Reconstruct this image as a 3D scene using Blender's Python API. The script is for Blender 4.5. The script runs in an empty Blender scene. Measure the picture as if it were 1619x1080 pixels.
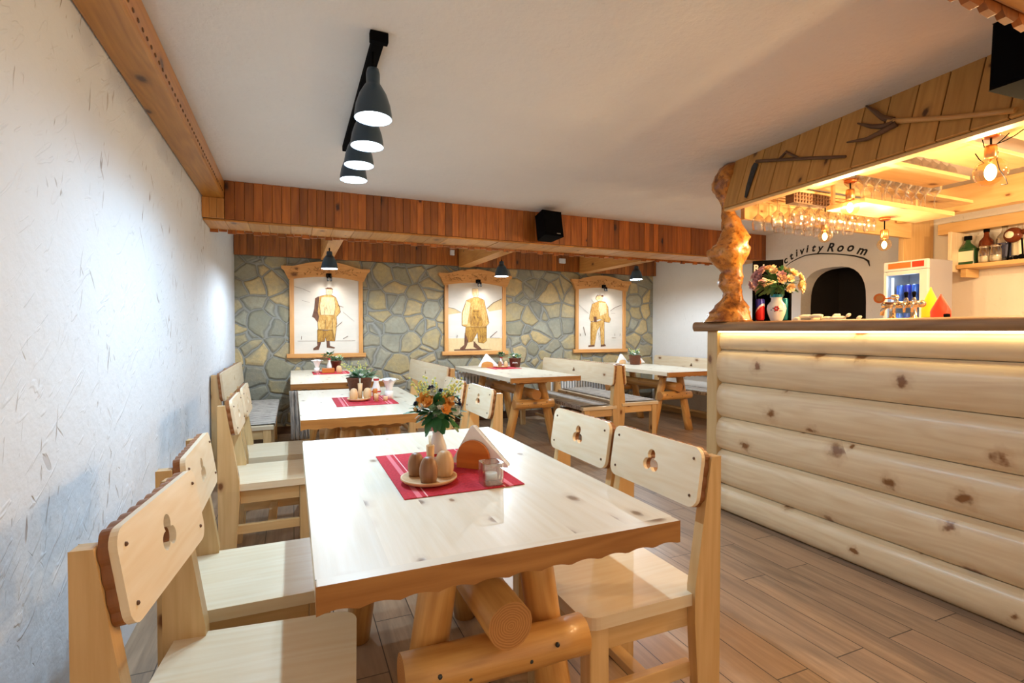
import bpy, bmesh, math, random
from mathutils import Vector, Matrix, noise
from mathutils.geometry import tessellate_polygon
R = math.radians
rnd = random.Random(7)
SC = bpy.context.scene
COL = SC.collection

# ------------------------------------------------------------ measuring
F_PX, CAM_H, YAW, PIT = 810.0, 1.22, R(23.2), math.atan(16 / 810.0)
_f0 = Vector((math.sin(YAW), math.cos(YAW), 0)); _r = Vector((math.cos(YAW), -math.sin(YAW), 0)); _z = Vector((0, 0, 1))
_f = _f0 * math.cos(PIT) - _z * math.sin(PIT); _u = _f0 * math.sin(PIT) + _z * math.cos(PIT)
CAMP = Vector((0, 0, CAM_H))
def at(x, y, X=None, Y=None, z=None):
    d = _f + _r * ((x - 809.5) / F_PX) - _u * ((y - 540) / F_PX)
    if X is not None: t = X / d.x
    elif Y is not None: t = Y / d.y
    else: t = (z - CAM_H) / d.z
    return CAMP + d * t

# ------------------------------------------------------------ materials
def lin(r, g, b):
    f = lambda c: (c / 255 / 12.92) if c / 255 <= .04045 else ((c / 255 + .055) / 1.055) ** 2.4
    return (f(r), f(g), f(b), 1)
class NT:
    def __init__(s, name):
        s.m = bpy.data.materials.new(name); s.m.use_nodes = True
        s.t = s.m.node_tree; s.t.nodes.clear()
        s.out = s.t.nodes.new('ShaderNodeOutputMaterial')
    def n(s, typ, props=None, **ins):
        nd = s.t.nodes.new('ShaderNode' + typ)
        for k, v in (props or {}).items(): setattr(nd, k, v)
        for k, v in ins.items():
            key = int(k[1:]) if k[0] == '_' and k[1:].isdigit() else k.replace('_', ' ')
            s.set(nd.inputs[key], v)
        return nd
    def set(s, sock, v):
        if isinstance(v, bpy.types.NodeSocket): s.t.links.new(v, sock)
        else: sock.default_value = v
    def mapr(s, v, a, b, c=0., d=1.):
        return s.n('MapRange', None, Value=v, From_Min=a, From_Max=b, To_Min=c, To_Max=d).outputs[0]
    def math(s, op, a, b=0.):
        return s.n('Math', {'operation': op}, _0=a, _1=b).outputs[0]
    def mix(s, f, a, b, mode='MIX'):
        nd = s.n('Mix', {'data_type': 'RGBA', 'blend_type': mode})
        s.set(nd.inputs[0], f); s.set(nd.inputs[6], a); s.set(nd.inputs[7], b)
        return nd.outputs[2]
    def vscale(s, v, sc, off=(0, 0, 0)):
        nd = s.n('Mapping', None, Vector=v); nd.inputs['Scale'].default_value = sc; nd.inputs['Location'].default_value = off
        return nd.outputs[0]
    def noise(s, v, scale, detail=4, rough=.5, dist=0.):
        return s.n('TexNoise', None, Vector=v, Scale=scale, Detail=detail, Roughness=rough, Distortion=dist).outputs[0]
    def bsdf(s, **k):
        b = s.n('BsdfPrincipled')
        for kk, v in k.items(): s.set(b.inputs[kk.replace('_', ' ')], v)
        s.t.links.new(b.outputs[0], s.out.inputs[0]); return b
    def bump(s, h, strength=.3, dist=.01):
        return s.n('Bump', None, Strength=strength, Distance=dist, Height=h).outputs[0]

def plain(name, c, rough=.5, metal=0., nz=0., scale=30, **k):
    t = NT(name); tc = t.n('TexCoord').outputs['Object']
    col = c
    if nz:
        f = t.noise(tc, scale, 3); col = t.mix(t.mapr(f, .3, .7), tuple(x * (1 - nz) for x in c[:3]) + (1,), tuple(min(1, x * (1 + nz)) for x in c[:3]) + (1,))
    t.bsdf(Base_Color=col, Roughness=rough, Metallic=metal, **k); return t.m

def wood(name, c1, c2, ck, rough=.4, knots=.4, tint=.25, ks=1., grain=1., bump=.08, coat=0., ring=.35, kv=1., kr=1., kw=.08):
    t = NT(name); uv = t.n('UVMap').outputs[0]
    a = t.noise(t.vscale(uv, (1.4 * grain, 26 * grain, 1)), 1.7, 5, .6)
    b = t.noise(t.vscale(uv, (.7, 5.5, 1)), 1.2, 2, .5)
    rg = t.math('SINE', t.math('MULTIPLY', b, 60.)); rg = t.mapr(rg, -1, 1)
    f = t.math('ADD', t.math('MULTIPLY', t.mapr(a, .3, .7), 1 - ring), t.math('MULTIPLY', rg, ring))
    col = t.mix(f, c1, c2)
    v = t.n('TexVoronoi', {'voronoi_dimensions': '2D'}, Vector=t.vscale(uv, (3.2 * ks, 5.6 * ks * kv, 1)), Scale=1.0)
    sel = t.n('SeparateColor', None, Color=v.outputs['Color']).outputs[0]
    thr = t.math('GREATER_THAN', sel, 1 - knots)
    kd = t.math('ADD', v.outputs['Distance'], t.math('MULTIPLY', t.math('SUBTRACT', t.noise(uv, 40 if kw < .1 else 22, 2), .5), kw))
    rk = t.math('MULTIPLY', t.n('SeparateColor', None, Color=v.outputs['Color']).outputs[1], kr)
    kd = t.math('DIVIDE', kd, t.math('ADD', rk, .35))
    km = t.math('MULTIPLY', t.mapr(kd, .12, .05), thr)
    halo = t.math('MULTIPLY', t.mapr(kd, .24, .06, 0, .4), thr)
    col = t.mix(halo, col, ck); col = t.mix(km, col, tuple(x * .6 for x in ck[:3]) + (1,))
    ti = t.n('Attribute', {'attribute_name': 'tint'}).outputs['Fac']
    val = t.mapr(ti, 0, 1, 1 - tint, 1 + tint * .5)
    col = t.n('HueSaturation', None, Value=val, Color=col).outputs[0]
    h = t.math('ADD', t.math('MULTIPLY', a, .6), t.math('MULTIPLY', km, -.6))
    bb = t.bsdf(Base_Color=col, Roughness=rough, Normal=t.bump(h, bump, .01))
    if coat: bb.inputs['Coat Weight'].default_value = coat; bb.inputs['Coat Roughness'].default_value = .18
    return t.m

M = {}
M['pine'] = wood('pine_pale', lin(238, 222, 194), lin(228, 204, 166), lin(176, 122, 74), .42, .22, .12, ks=1.2, coat=.25)
M['honey'] = wood('pine_honey', lin(230, 194, 140), lin(210, 168, 110), lin(160, 100, 52), .45, .25, .14, ks=1.2, coat=.2)
M['top'] = wood('pine_tabletop', lin(238, 231, 214), lin(229, 217, 192), lin(184, 154, 124), .36, .42, .08, ks=1.5, coat=.3, ring=.25)
M['edge'] = wood('pine_edge_amber', lin(194, 138, 74), lin(158, 102, 46), lin(106, 60, 26), .45, .3, .15)
M['scallop'] = wood('pine_carved_edge', lin(160, 104, 56), lin(126, 76, 38), lin(84, 50, 26), .4, .1, .1)
M['log'] = wood('peeled_log', lin(226, 174, 102), lin(190, 132, 66), lin(118, 64, 26), .4, .5, .15, coat=.3)
M['barlog'] = wood('bar_log_pine', lin(242, 220, 182), lin(226, 196, 154), lin(178, 120, 66), .42, .7, .16, ks=1.1, coat=.2, ring=.4, kv=.6, kr=1.1, kw=.30)
M['barend'] = wood('bar_post_pine', lin(218, 184, 132), lin(202, 164, 108), lin(160, 104, 56), .45, .25, .1)
M['slab'] = wood('bar_top_board', lin(176, 140, 100), lin(134, 98, 66), lin(96, 56, 28), .5, .2, .2, ring=.3)
M['clad'] = wood('red_brown_plank', lin(188, 110, 40), lin(142, 74, 22), lin(80, 36, 10), .38, .2, .42, coat=.2)
M['beam'] = wood('beam_amber', lin(204, 140, 54), lin(168, 106, 30), lin(104, 56, 16), .4, .45, .12, coat=.2)
M['beampale'] = wood('beam_pale', lin(212, 152, 80), lin(188, 124, 58), lin(140, 80, 34), .42, .2, .2)
M['valance'] = wood('valance_plank', lin(208, 158, 88), lin(182, 132, 66), lin(110, 66, 28), .45, .4, .15)
M['rack'] = wood('rack_pine', lin(230, 192, 134), lin(214, 172, 112), lin(160, 100, 48), .45, .3, .12)
M['oldwood'] = wood('old_tool_wood', lin(120, 86, 58), lin(84, 58, 40), lin(50, 32, 22), .7, .1, .1)
M['darkegg'] = wood('walnut_turned', lin(164, 118, 76), lin(120, 78, 48), lin(80, 50, 30), .4, .1, .1)
M['paleegg'] = wood('beech_turned', lin(228, 190, 144), lin(212, 168, 120), lin(180, 130, 90), .45, .05, .1)
M['orangewood'] = wood('orange_lacquered', lin(214, 130, 52), lin(184, 98, 32), lin(110, 56, 22), .35, .1, .1)
M['frame'] = wood('picture_frame_pine', lin(222, 164, 98), lin(200, 138, 74), lin(150, 92, 44), .45, .15, .12)
M['iron'] = plain('dark_iron', lin(74, 76, 78), .5, .8, .3, 40)
M['black'] = plain('black_plastic', lin(10, 10, 12), .9, Specular_IOR_Level=.06)
M['shade'] = plain('dark_blue_grey_shade', lin(46, 66, 84), .35)
M['shadein'] = plain('white_shade_lining', lin(235, 238, 240), .5)
M['chrome'] = plain('chrome', lin(210, 205, 195), .12, 1.)
M['brass'] = plain('brass_socket', lin(190, 140, 90), .28, .9)
M['copper'] = plain('copper_disc', lin(196, 112, 60), .3, .8)
M['white'] = plain('white_metal', lin(226, 226, 224), .4)
M['fridge'] = plain('grey_white_enamel', lin(158, 158, 168), .35)
M['ceramic'] = plain('white_ceramic', lin(232, 226, 220), .25)
M['paper'] = plain('white_napkin_paper', lin(244, 242, 240), .9, 0, .03)
M['greenleaf'] = plain('green_leaf', lin(58, 112, 64), .45, 0, .35, 25)
M['paleleaf'] = plain('pale_green_leaf', lin(140, 172, 140), .55, 0, .2, 25)
M['oranf'] = plain('orange_petal', lin(232, 160, 70), .6, 0, .15, 40)
M['creamf'] = plain('cream_petal', lin(244, 214, 164), .6, 0, .1, 40)
M['pinkf'] = plain('dusty_pink_petal', lin(208, 158, 158), .6, 0, .12, 40)
M['peachf'] = plain('peach_petal', lin(246, 206, 156), .6, 0, .1, 40)
M['whitef'] = plain('white_petal', lin(238, 238, 230), .6, 0, .05, 40)
M['yelf'] = plain('pale_yellow_bud', lin(226, 222, 130), .6, 0, .1, 40)
M['navyf'] = plain('navy_berry', lin(40, 48, 84), .35)
M['soil'] = plain('grey_white_moss', lin(210, 214, 214), .9, 0, .2, 60)
M['basket'] = plain('brown_wicker', lin(110, 62, 40), .6, 0, .35, 120)
M['redband'] = plain('red_band', lin(190, 40, 44), .5)
M['greengl'] = plain('green_bottle_glass', lin(40, 78, 44), .12)
M['brownliq'] = plain('brown_spirit', lin(96, 42, 20), .12)
M['cream'] = plain('cream_label', lin(226, 220, 196), .6)
M['navy'] = plain('navy_label', lin(44, 50, 90), .5)
M['orangeb'] = plain('orange_banner', lin(226, 120, 50), .5)
M['yellow'] = plain('yellow_paper', lin(250, 200, 20), .6)
M['redp'] = plain('red_paper', lin(226, 58, 20), .5, 0, .2, 20)
M['teal'] = plain('teal_can', lin(26, 120, 136), .3, .3)
M['blue'] = plain('blue_can', lin(50, 90, 200), .3, .2)
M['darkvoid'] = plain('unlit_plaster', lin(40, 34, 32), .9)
M['ink'] = plain('black_wall_paint', lin(16, 14, 16), .7)
M['led'] = None

def emis(name, c, s):
    t = NT(name); e = t.n('Emission', None, Color=c, Strength=s); t.t.links.new(e.outputs[0], t.out.inputs[0]); return t.m
M['led'] = emis('led_strip_glow', lin(255, 226, 160), 8)
M['bulbc'] = emis('cool_bulb_face', lin(226, 244, 255), 14)
M['fil'] = emis('warm_filament', lin(255, 214, 150), 30)
M['fridgeglow'] = emis('fridge_light', lin(230, 240, 255), 2.4)

def glass(name, tint=(1, 1, 1, 1), gl=.12, base=.0):
    t = NT(name)
    tr = t.n('BsdfTransparent', None, Color=tint); g = t.n('BsdfGlossy', None, Roughness=.04)
    lw = t.n('LayerWeight', None, Blend=.35)
    f = t.mapr(lw.outputs['Facing'], 0, 1, gl * .35 + base, gl * 4 + base)
    ms = t.n('MixShader'); t.set(ms.inputs[0], f); t.set(ms.inputs[1], tr.outputs[0]); t.set(ms.inputs[2], g.outputs[0])
    t.t.links.new(ms.outputs[0], t.out.inputs[0]); return t.m
M['glass'] = glass('clear_glass', lin(246, 244, 240), .26, .05)
M['amberglass'] = glass('amber_bulb_glass', lin(255, 240, 214), .10)
M['pane'] = glass('door_glass', lin(236, 244, 250), .08)

def rings(name, c1, c2):
    t = NT(name); uv = t.n('UVMap').outputs[0]
    ln = t.n('VectorMath', {'operation': 'LENGTH'}, _0=uv).outputs['Value']
    d = t.math('ADD', t.math('MULTIPLY', ln, 1100.), t.math('MULTIPLY', t.noise(uv, 40, 3), 9.))
    s = t.mapr(t.math('SINE', d), -1, 1)
    t.bsdf(Base_Color=t.mix(s, c1, c2), Roughness=.55); return t.m
M['ends'] = rings('log_end_grain', lin(200, 142, 80), lin(174, 116, 60))

def plaster(name, c, dark, scr=1., streak=True):
    t = NT(name); tc = t.n('TexCoord').outputs['Object']
    n1 = t.noise(tc, 3.5, 5, .6); n2 = t.noise(tc, 26, 4, .6)
    def rs(a, sc):
        m1 = t.n('Mapping', None, Vector=tc); m1.inputs['Rotation'].default_value = (R(a), 0, 0)
        m2 = t.n('Mapping', None, Vector=m1.outputs[0]); m2.inputs['Scale'].default_value = sc; return m2
    rot = rs(14, (52, 52, 9.))
    s1 = t.noise(rot.outputs[0], 1.0, 1.5, .5, .6)
    rot2 = rs(-38, (36, 36, 8.))
    s2 = t.noise(rot2.outputs[0], 1.0, 1.5, .5, .6)
    gate = t.mapr(t.noise(tc, 2.4, 1), .44, .6)
    scratch = t.math('MULTIPLY', t.math('MAXIMUM', t.mapr(s1, .68, .73), t.mapr(s2, .70, .745, 0, .7)), gate)
    h = t.math('ADD', t.math('MULTIPLY', n1, .9), t.math('MULTIPLY', n2, .16))
    rot3 = rs(55, (12, 12, 3.2))
    s3 = t.noise(rot3.outputs[0], 1.6, 2, .5, 1.2); h = t.math('ADD', h, t.math('MULTIPLY', t.mapr(s3, .60, .66), .14 * scr))
    h = t.math('SUBTRACT', h, t.math('MULTIPLY', scratch, .5 * scr))
    col = t.mix(t.mapr(n1, .3, .7, 0, .6), c, tuple(x * .95 for x in c[:3]) + (1,))
    if streak: col = t.mix(t.math('MULTIPLY', scratch, .75 * scr), col, dark)
    t.bsdf(Base_Color=col, Roughness=.85, Normal=t.bump(h, .55, .025)); return t.m
M['wallL'] = plaster('white_straw_plaster', lin(216, 222, 230), lin(120, 96, 80), 1.)
M['wallR'] = plaster('white_plaster', lin(230, 226, 220), lin(150, 140, 130), .2)
M['ceil'] = plaster('ceiling_plaster', lin(230, 226, 222), lin(190, 180, 170), .12)

def stone():
    t = NT('crazy_stone_wall'); tc = t.n('TexCoord').outputs['Object']
    v0 = t.vscale(tc, (1, 0, 1.12)); nv = t.n('TexNoise', None, Vector=v0, Scale=2.2, Detail=2).outputs['Color']
    off = t.n('VectorMath', {'operation': 'SCALE'}, _0=nv); off.inputs['Scale'].default_value = .16
    v = t.n('VectorMath', {'operation': 'ADD'}, _0=v0, _1=off.outputs[0]).outputs[0]
    vc = t.n('TexVoronoi', None, Vector=v, Scale=4.3); ve = t.n('TexVoronoi', {'feature': 'DISTANCE_TO_EDGE'}, Vector=v, Scale=4.3)
    sep = t.n('SeparateColor', None, Color=vc.outputs['Color'])
    cr = t.n('ValToRGB', None, Fac=sep.outputs[0]); e = cr.color_ramp; e.interpolation = 'CONSTANT'
    cs = [lin(202, 178, 130), lin(160, 156, 136), lin(190, 172, 130), lin(134, 134, 122), lin(208, 182, 128), lin(170, 168, 150), lin(186, 166, 118), lin(150, 146, 122)]
    e.elements[0].color = cs[0]; e.elements[1].position = .125; e.elements[1].color = cs[1]
    for i in range(2, 8): q = e.elements.new(i / 8); q.color = cs[i]
    n = t.noise(tc, 7, 6, .65); n2 = t.noise(tc, 30, 5, .7)
    col = t.mix(t.mapr(n, .42, .66, 0, .75), cr.outputs[0], lin(166, 156, 130)); col = t.mix(t.mapr(t.noise(tc, 3.2, 3), .5, .68, 0, .6), col, lin(138, 140, 128))
    col = t.mix(t.mapr(n2, .35, .7, 0, .4), col, lin(120, 114, 92))
    m = t.mapr(t.math('ADD', ve.outputs[0], t.math('MULTIPLY', t.math('SUBTRACT', n2, .5), .05)), .012, .04)
    lip = t.mapr(ve.outputs[0], .03, .075)
    col = t.mix(lip, lin(116, 114, 104), col)
    col = t.mix(m, lin(146, 146, 138), col)
    h = t.math('ADD', t.mapr(ve.outputs[0], .02, .11), t.math('MULTIPLY', n2, .35)); h = t.math('ADD', h, t.math('MULTIPLY', n, .5))
    t.bsdf(Base_Color=col, Roughness=.7, Normal=t.bump(h, .7, .022)); return t.m
M['stone'] = stone()

def floor_mat():
    t = NT('wood_look_floor'); tc = t.n('TexCoord').outputs['Object']
    sw = t.n('Mapping', None, Vector=tc); sw.inputs['Rotation'].default_value = (0, 0, R(90))
    br = t.n('TexBrick', {'offset': .37, 'offset_frequency': 2}, Vector=sw.outputs[0], Scale=1.0, Mortar_Size=.0022, Brick_Width=.92, Row_Height=.155, Bias=0.0)
    br.inputs['Color1'].default_value = (0, 0, 0, 1); br.inputs['Color2'].default_value = (1, 1, 1, 1); br.inputs['Mortar'].default_value = (.5, .5, .5, 1)
    cellv = t.n('SeparateColor', None, Color=br.outputs['Color']).outputs[0]
    sh = t.n('CombineXYZ', None, X=t.math('MULTIPLY', cellv, 7.3), Y=t.math('MULTIPLY', cellv, 3.1))
    v = t.n('VectorMath', {'operation': 'ADD'}, _0=tc, _1=sh.outputs[0]).outputs[0]
    a = t.noise(t.vscale(v, (22, 1.3, 1)), 1.6, 6, .65, .4); b = t.noise(t.vscale(v, (5, .8, 1)), 1.6, 4, .6, .8)
    col = t.mix(t.mapr(a, .3, .7), lin(180, 152, 124), lin(138, 114, 92))
    col = t.mix(t.mapr(b, .48, .72, 0, .85), col, lin(98, 84, 74))
    col = t.mix(t.mapr(cellv, 0, 1, 0, .45), col, lin(190, 156, 126))
    col = t.mix(br.outputs['Fac'], col, lin(70, 56, 46))
    h = t.math('SUBTRACT', t.math('MULTIPLY', a, .3), br.outputs['Fac'])
    t.bsdf(Base_Color=col, Roughness=.36, Normal=t.bump(h, .2, .004)); return t.m
M['floor'] = floor_mat()

def cloth(name, base, stripe, freq, lo, ax='y', extra=None, rough=.9):
    t = NT(name); uv = t.n('UVMap').outputs[0]; s = t.n('SeparateXYZ', None, Vector=uv)
    c = s.outputs[0 if ax == 'x' else 1]
    n = t.noise(t.vscale(uv, (6, 60, 1) if ax == 'y' else (60, 6, 1)), 1.5, 3, .6)
    f = t.mapr(n, .45, .6, 0, 1)
    col = t.mix(f, base, stripe)
    wv = t.math('SINE', t.math('MULTIPLY', c, freq)); col = t.mix(t.mapr(wv, lo, 1, 0, .6), col, extra or stripe)
    w = t.noise(t.vscale(uv, (220, 220, 1)), 1, 2)
    t.bsdf(Base_Color=col, Roughness=rough, Normal=t.bump(w, .4, .004)); return t.m
M['rug'] = cloth('rag_weave', lin(186, 178, 168), lin(120, 112, 108), 170, .2, 'y', lin(214, 208, 200))
M['fringe'] = cloth('rag_fringe', lin(90, 66, 56), lin(210, 196, 180), 260, -.2, 'y', lin(214, 204, 190))
def runner():
    t = NT('red_runner_cloth'); uv = t.n('UVMap').outputs[0]; s = t.n('SeparateXYZ', None, Vector=uv)
    x = s.outputs[0]
    n = t.noise(t.vscale(uv, (120, 120, 1)), 1, 3, .6)
    col = t.mix(t.mapr(n, .35, .65), lin(204, 40, 58), lin(176, 26, 44))
    def band(a, b): return t.math('MULTIPLY', t.math('GREATER_THAN', x, a), t.math('LESS_THAN', x, b))
    for a, b, c in ((.035, .05, lin(226, 120, 130)), (.062, .066, lin(238, 180, 180)), (.31, .325, lin(226, 120, 130)), (.295, .299, lin(238, 180, 180))):
        col = t.mix(band(a, b), col, c)
    t.bsdf(Base_Color=col, Roughness=.9, Normal=t.bump(n, .4, .003)); return t.m
M['runner'] = runner()
def gnarl():
    t = NT('gnarled_varnished_trunk'); tc = t.n('TexCoord').outputs['Object']
    n = t.noise(tc, 9, 5, .6, .6); n2 = t.noise(tc, 34, 4, .6)
    cr = t.n('ValToRGB', None, Fac=n); e = cr.color_ramp
    e.elements[0].position = .32; e.elements[0].color = lin(110, 56, 16); e.elements[1].position = .7; e.elements[1].color = lin(224, 166, 92)
    q = e.elements.new(.5); q.color = lin(200, 130, 50)
    col = t.mix(t.mapr(n2, .52, .66, 0, .8), cr.outputs[0], lin(116, 58, 16))
    t.bsdf(Base_Color=col, Roughness=.28, Normal=t.bump(t.math('ADD', n, t.math('MULTIPLY', n2, .3)), .6, .02), Coat_Weight=.4); return t.m
M['gnarl'] = gnarl()
def canvas(name, c1, c2):
    t = NT(name); tc = t.n('TexCoord').outputs['Object']
    n = t.noise(t.vscale(tc, (1, 1, 3)), 2.5, 4, .6)
    t.bsdf(Base_Color=t.mix(t.mapr(n, .35, .65), c1, c2), Roughness=.7); return t.m
M['canvas'] = canvas('pale_panel', lin(226, 218, 206), lin(214, 208, 196))
def paint(name, c1, c2):
    t = NT(name); tc = t.n('TexCoord').outputs['Object']
    n = t.noise(t.vscale(tc, (40, 40, 14)), 1, 5, .7, 1.)
    t.bsdf(Base_Color=t.mix(t.mapr(n, .38, .62), c1, c2), Roughness=.7); return t.m
M['gold'] = paint('ochre_paint', lin(222, 184, 110), lin(180, 126, 50))
M['ochre'] = paint('golden_brown_paint', lin(198, 150, 60), lin(140, 94, 34))
M['umber'] = paint('umber_paint', lin(120, 78, 52), lin(84, 50, 34))
M['skin'] = paint('pale_ochre_paint', lin(240, 214, 168), lin(222, 188, 134))
M['hill'] = paint('pale_hill_wash', lin(226, 200, 150), lin(218, 190, 140))
M['line'] = paint('grey_pencil', lin(150, 140, 132), lin(120, 108, 100))

# ------------------------------------------------------------ mesh builder
class MB:
    def __init__(s): s.v = []; s.f = []; s.uv = []; s.t = []; s.mi = []; s.sm = []
    def face(s, ids, uvs, tint, mi=0, sm=False):
        s.f.append(ids); s.uv.append(uvs); s.t.append(tint); s.mi.append(mi); s.sm.append(sm)
    def _auto(s, pts, faces, g, Mx, mi=0, sm=False, tint=None):
        tint = rnd.random() if tint is None else tint; ru, rv = rnd.uniform(0, 30), rnd.uniform(0, 30)
        b = len(s.v); P = [Vector(p) for p in pts]
        s.v += [tuple(Mx @ p) for p in P]
        for fc in faces:
            n = Vector((0, 0, 0)); k = len(fc)
            for i in range(k):
                a, c = P[fc[i]], P[fc[(i + 1) % k]]
                n += Vector(((a.y - c.y) * (a.z + c.z), (a.z - c.z) * (a.x + c.x), (a.x - c.x) * (a.y + c.y)))
            d = max(range(3), key=lambda q: abs(n[q]))
            if d == g: ax = [q for q in range(3) if q != g]
            else: ax = [g, [q for q in range(3) if q != g and q != d][0]]
            s.face([b + i for i in fc], [(P[i][ax[0]] + ru, P[i][ax[1]] + rv + d * .37) for i in fc], tint, mi, sm)
    def box(s, x0, x1, y0, y1, z0, z1, g=None, M=Matrix(), mi=0, tint=None):
        if g is None: g = max(range(3), key=lambda q: (x1 - x0, y1 - y0, z1 - z0)[q])
        p = [(x, y, z) for z in (z0, z1) for y in (y0, y1) for x in (x0, x1)]
        s._auto(p, [(0, 2, 3, 1), (4, 5, 7, 6), (0, 1, 5, 4), (2, 6, 7, 3), (0, 4, 6, 2), (1, 3, 7, 5)], g, M, mi, tint=tint); return s
    def prism(s, loops, z0, z1, M=Matrix(), g=0, mi=0, mi_side=None, sm=False, tint=None, taper=None):
        if not isinstance(loops[0][0], (tuple, list)): loops = [loops]
        pts2 = [p for l in loops for p in l]; n = len(pts2)
        tris = tessellate_polygon([[Vector((p[0], p[1], 0)) for p in l] for l in loops])
        P = [(x, y, z0) for x, y in pts2] + [(x, y, z1) for x, y in pts2]
        fs = []
        def area(t): a, b, c = (pts2[i] for i in t); return (b[0] - a[0]) * (c[1] - a[1]) - (b[1] - a[1]) * (c[0] - a[0])
        for t in tris:
            t = tuple(t) if area(t) > 0 else tuple(reversed(t))
            fs.append(tuple(reversed(t))); fs.append(tuple(i + n for i in t))
        tint = rnd.random() if tint is None else tint
        s._auto(P, fs, g, M, mi, tint=tint)
        sd = []; o = 0
        for li, l in enumerate(loops):
            k = len(l); A = sum(l[i][0] * l[(i + 1) % k][1] - l[(i + 1) % k][0] * l[i][1] for i in range(k))
            fw = (A > 0) == (li == 0)
            for i in range(k):
                a, b = o + i, o + (i + 1) % k
                sd.append((a, b, b + n, a + n) if fw else (b, a, a + n, b + n))
            o += k
        s._auto(P, sd, g, M, mi if mi_side is None else mi_side, sm, tint=tint); return s
    def tube(s, pts, rad, seg=12, cap=True, mi=0, mi_cap=None, wob=0., sm=True, sq=1.):
        pts = [Vector(p) for p in pts]; n = len(pts)
        rad = rad if isinstance(rad, (list, tuple)) else [rad] * n
        tint = rnd.random(); ru, rv = rnd.uniform(0, 30), rnd.uniform(0, 30); so = rnd.uniform(0, 90)
        base = len(s.v); L = 0; Ls = []; up = None
        for i, p in enumerate(pts):
            d = (pts[min(i + 1, n - 1)] - pts[max(i - 1, 0)]).normalized()
            if up is None: up = d.orthogonal().normalized()
            up = (up - d * up.dot(d)).normalized(); w = d.cross(up)
            if i: L += (pts[i] - pts[i - 1]).length
            Ls.append(L)
            for k in range(seg):
                a = 2 * math.pi * k / seg
                dr = up * math.cos(a) + w * math.sin(a) * sq
                r = rad[i] * (1 + (wob * noise.noise(dr * 1.3 + Vector((so, L * 5, i * .6))) if wob else 0))
                s.v.append(tuple(p + dr * r))
        for i in range(n - 1):
            for k in range(seg):
                a = base + i * seg + k; b = base + i * seg + (k + 1) % seg; r = rad[i]
                v0 = rv + k / seg * 6.28 * rad[0]; v1 = rv + (k + 1) / seg * 6.28 * rad[0]
                s.face([a, b, b + seg, a + seg], [(Ls[i] + ru, v0), (Ls[i] + ru, v1), (Ls[i + 1] + ru, v1), (Ls[i + 1] + ru, v0)], tint, mi, sm)
        if cap:
            for e, rev in ((0, True), (n - 1, False)):
                ids = [base + e * seg + k for k in range(seg)]; uv = [(math.cos(6.2832 * k / seg) * rad[e], math.sin(6.2832 * k / seg) * rad[e]) for k in range(seg)]
                if rev: ids = ids[::-1]; uv = uv[::-1]
                s.face(ids, uv, tint, mi if mi_cap is None else mi_cap)
        return s
    def lathe(s, prof, seg=24, c=(0, 0, 0), mi=0, sm=True, close=False, M=Matrix(), mis=None):
        tint = rnd.random(); ru = rnd.uniform(0, 30); b = len(s.v); n = len(prof); c = Vector(c)
        for r, z in prof:
            for k in range(seg):
                a = 2 * math.pi * k / seg; s.v.append(tuple(M @ (c + Vector((r * math.cos(a), r * math.sin(a), z)))))
        for i in range(n - 1):
            for k in range(seg):
                a0 = b + i * seg + k; a1 = b + i * seg + (k + 1) % seg
                m = mis[i] if mis else mi
                s.face([a0, a1, a1 + seg, a0 + seg], [(prof[i][1] + ru, k / seg * .3), (prof[i][1] + ru, (k + 1) / seg * .3), (prof[i + 1][1] + ru, (k + 1) / seg * .3), (prof[i + 1][1] + ru, k / seg * .3)], tint, m, sm)
        return s
    def sphere(s, c, r, seg=12, ring=8, mi=0, sc=(1, 1, 1)):
        prof = [(max(1e-4, math.sin(math.pi * i / ring)) * r, -math.cos(math.pi * i / ring) * r) for i in range(ring + 1)]
        Mx = Matrix.Translation(Vector(c)) @ Matrix.Diagonal((sc[0], sc[1], sc[2], 1))
        return s.lathe(prof, seg, (0, 0, 0), mi, True, M=Mx)
    def build(s, name, mats, parent=None, loc=(0, 0, 0), bevel=0., bseg=2, rz=0., label=None):
        me = bpy.data.meshes.new(name); me.from_pydata(s.v, [], s.f)
        for m in (mats if isinstance(mats, (list, tuple)) else [mats]): me.materials.append(m)
        me.polygons.foreach_set('material_index', s.mi); me.polygons.foreach_set('use_smooth', s.sm)
        ul = me.uv_layers.new(name='UVMap'); flat = [c for f in s.uv for uv in f for c in uv]; ul.data.foreach_set('uv', flat)
        at_ = me.attributes.new('tint', 'FLOAT', 'FACE'); at_.data.foreach_set('value', s.t)
        me.update(); me.validate()
        o = bpy.data.objects.new(name, me); COL.objects.link(o); o.location = loc; o.rotation_euler = (0, 0, rz)
        if parent is not None: o.parent = parent
        if label: o['label'] = label
        if bevel:
            md = o.modifiers.new('bevel', 'BEVEL'); md.width = bevel; md.segments = bseg; md.limit_method = 'ANGLE'; md.angle_limit = R(40)
        return o

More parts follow.
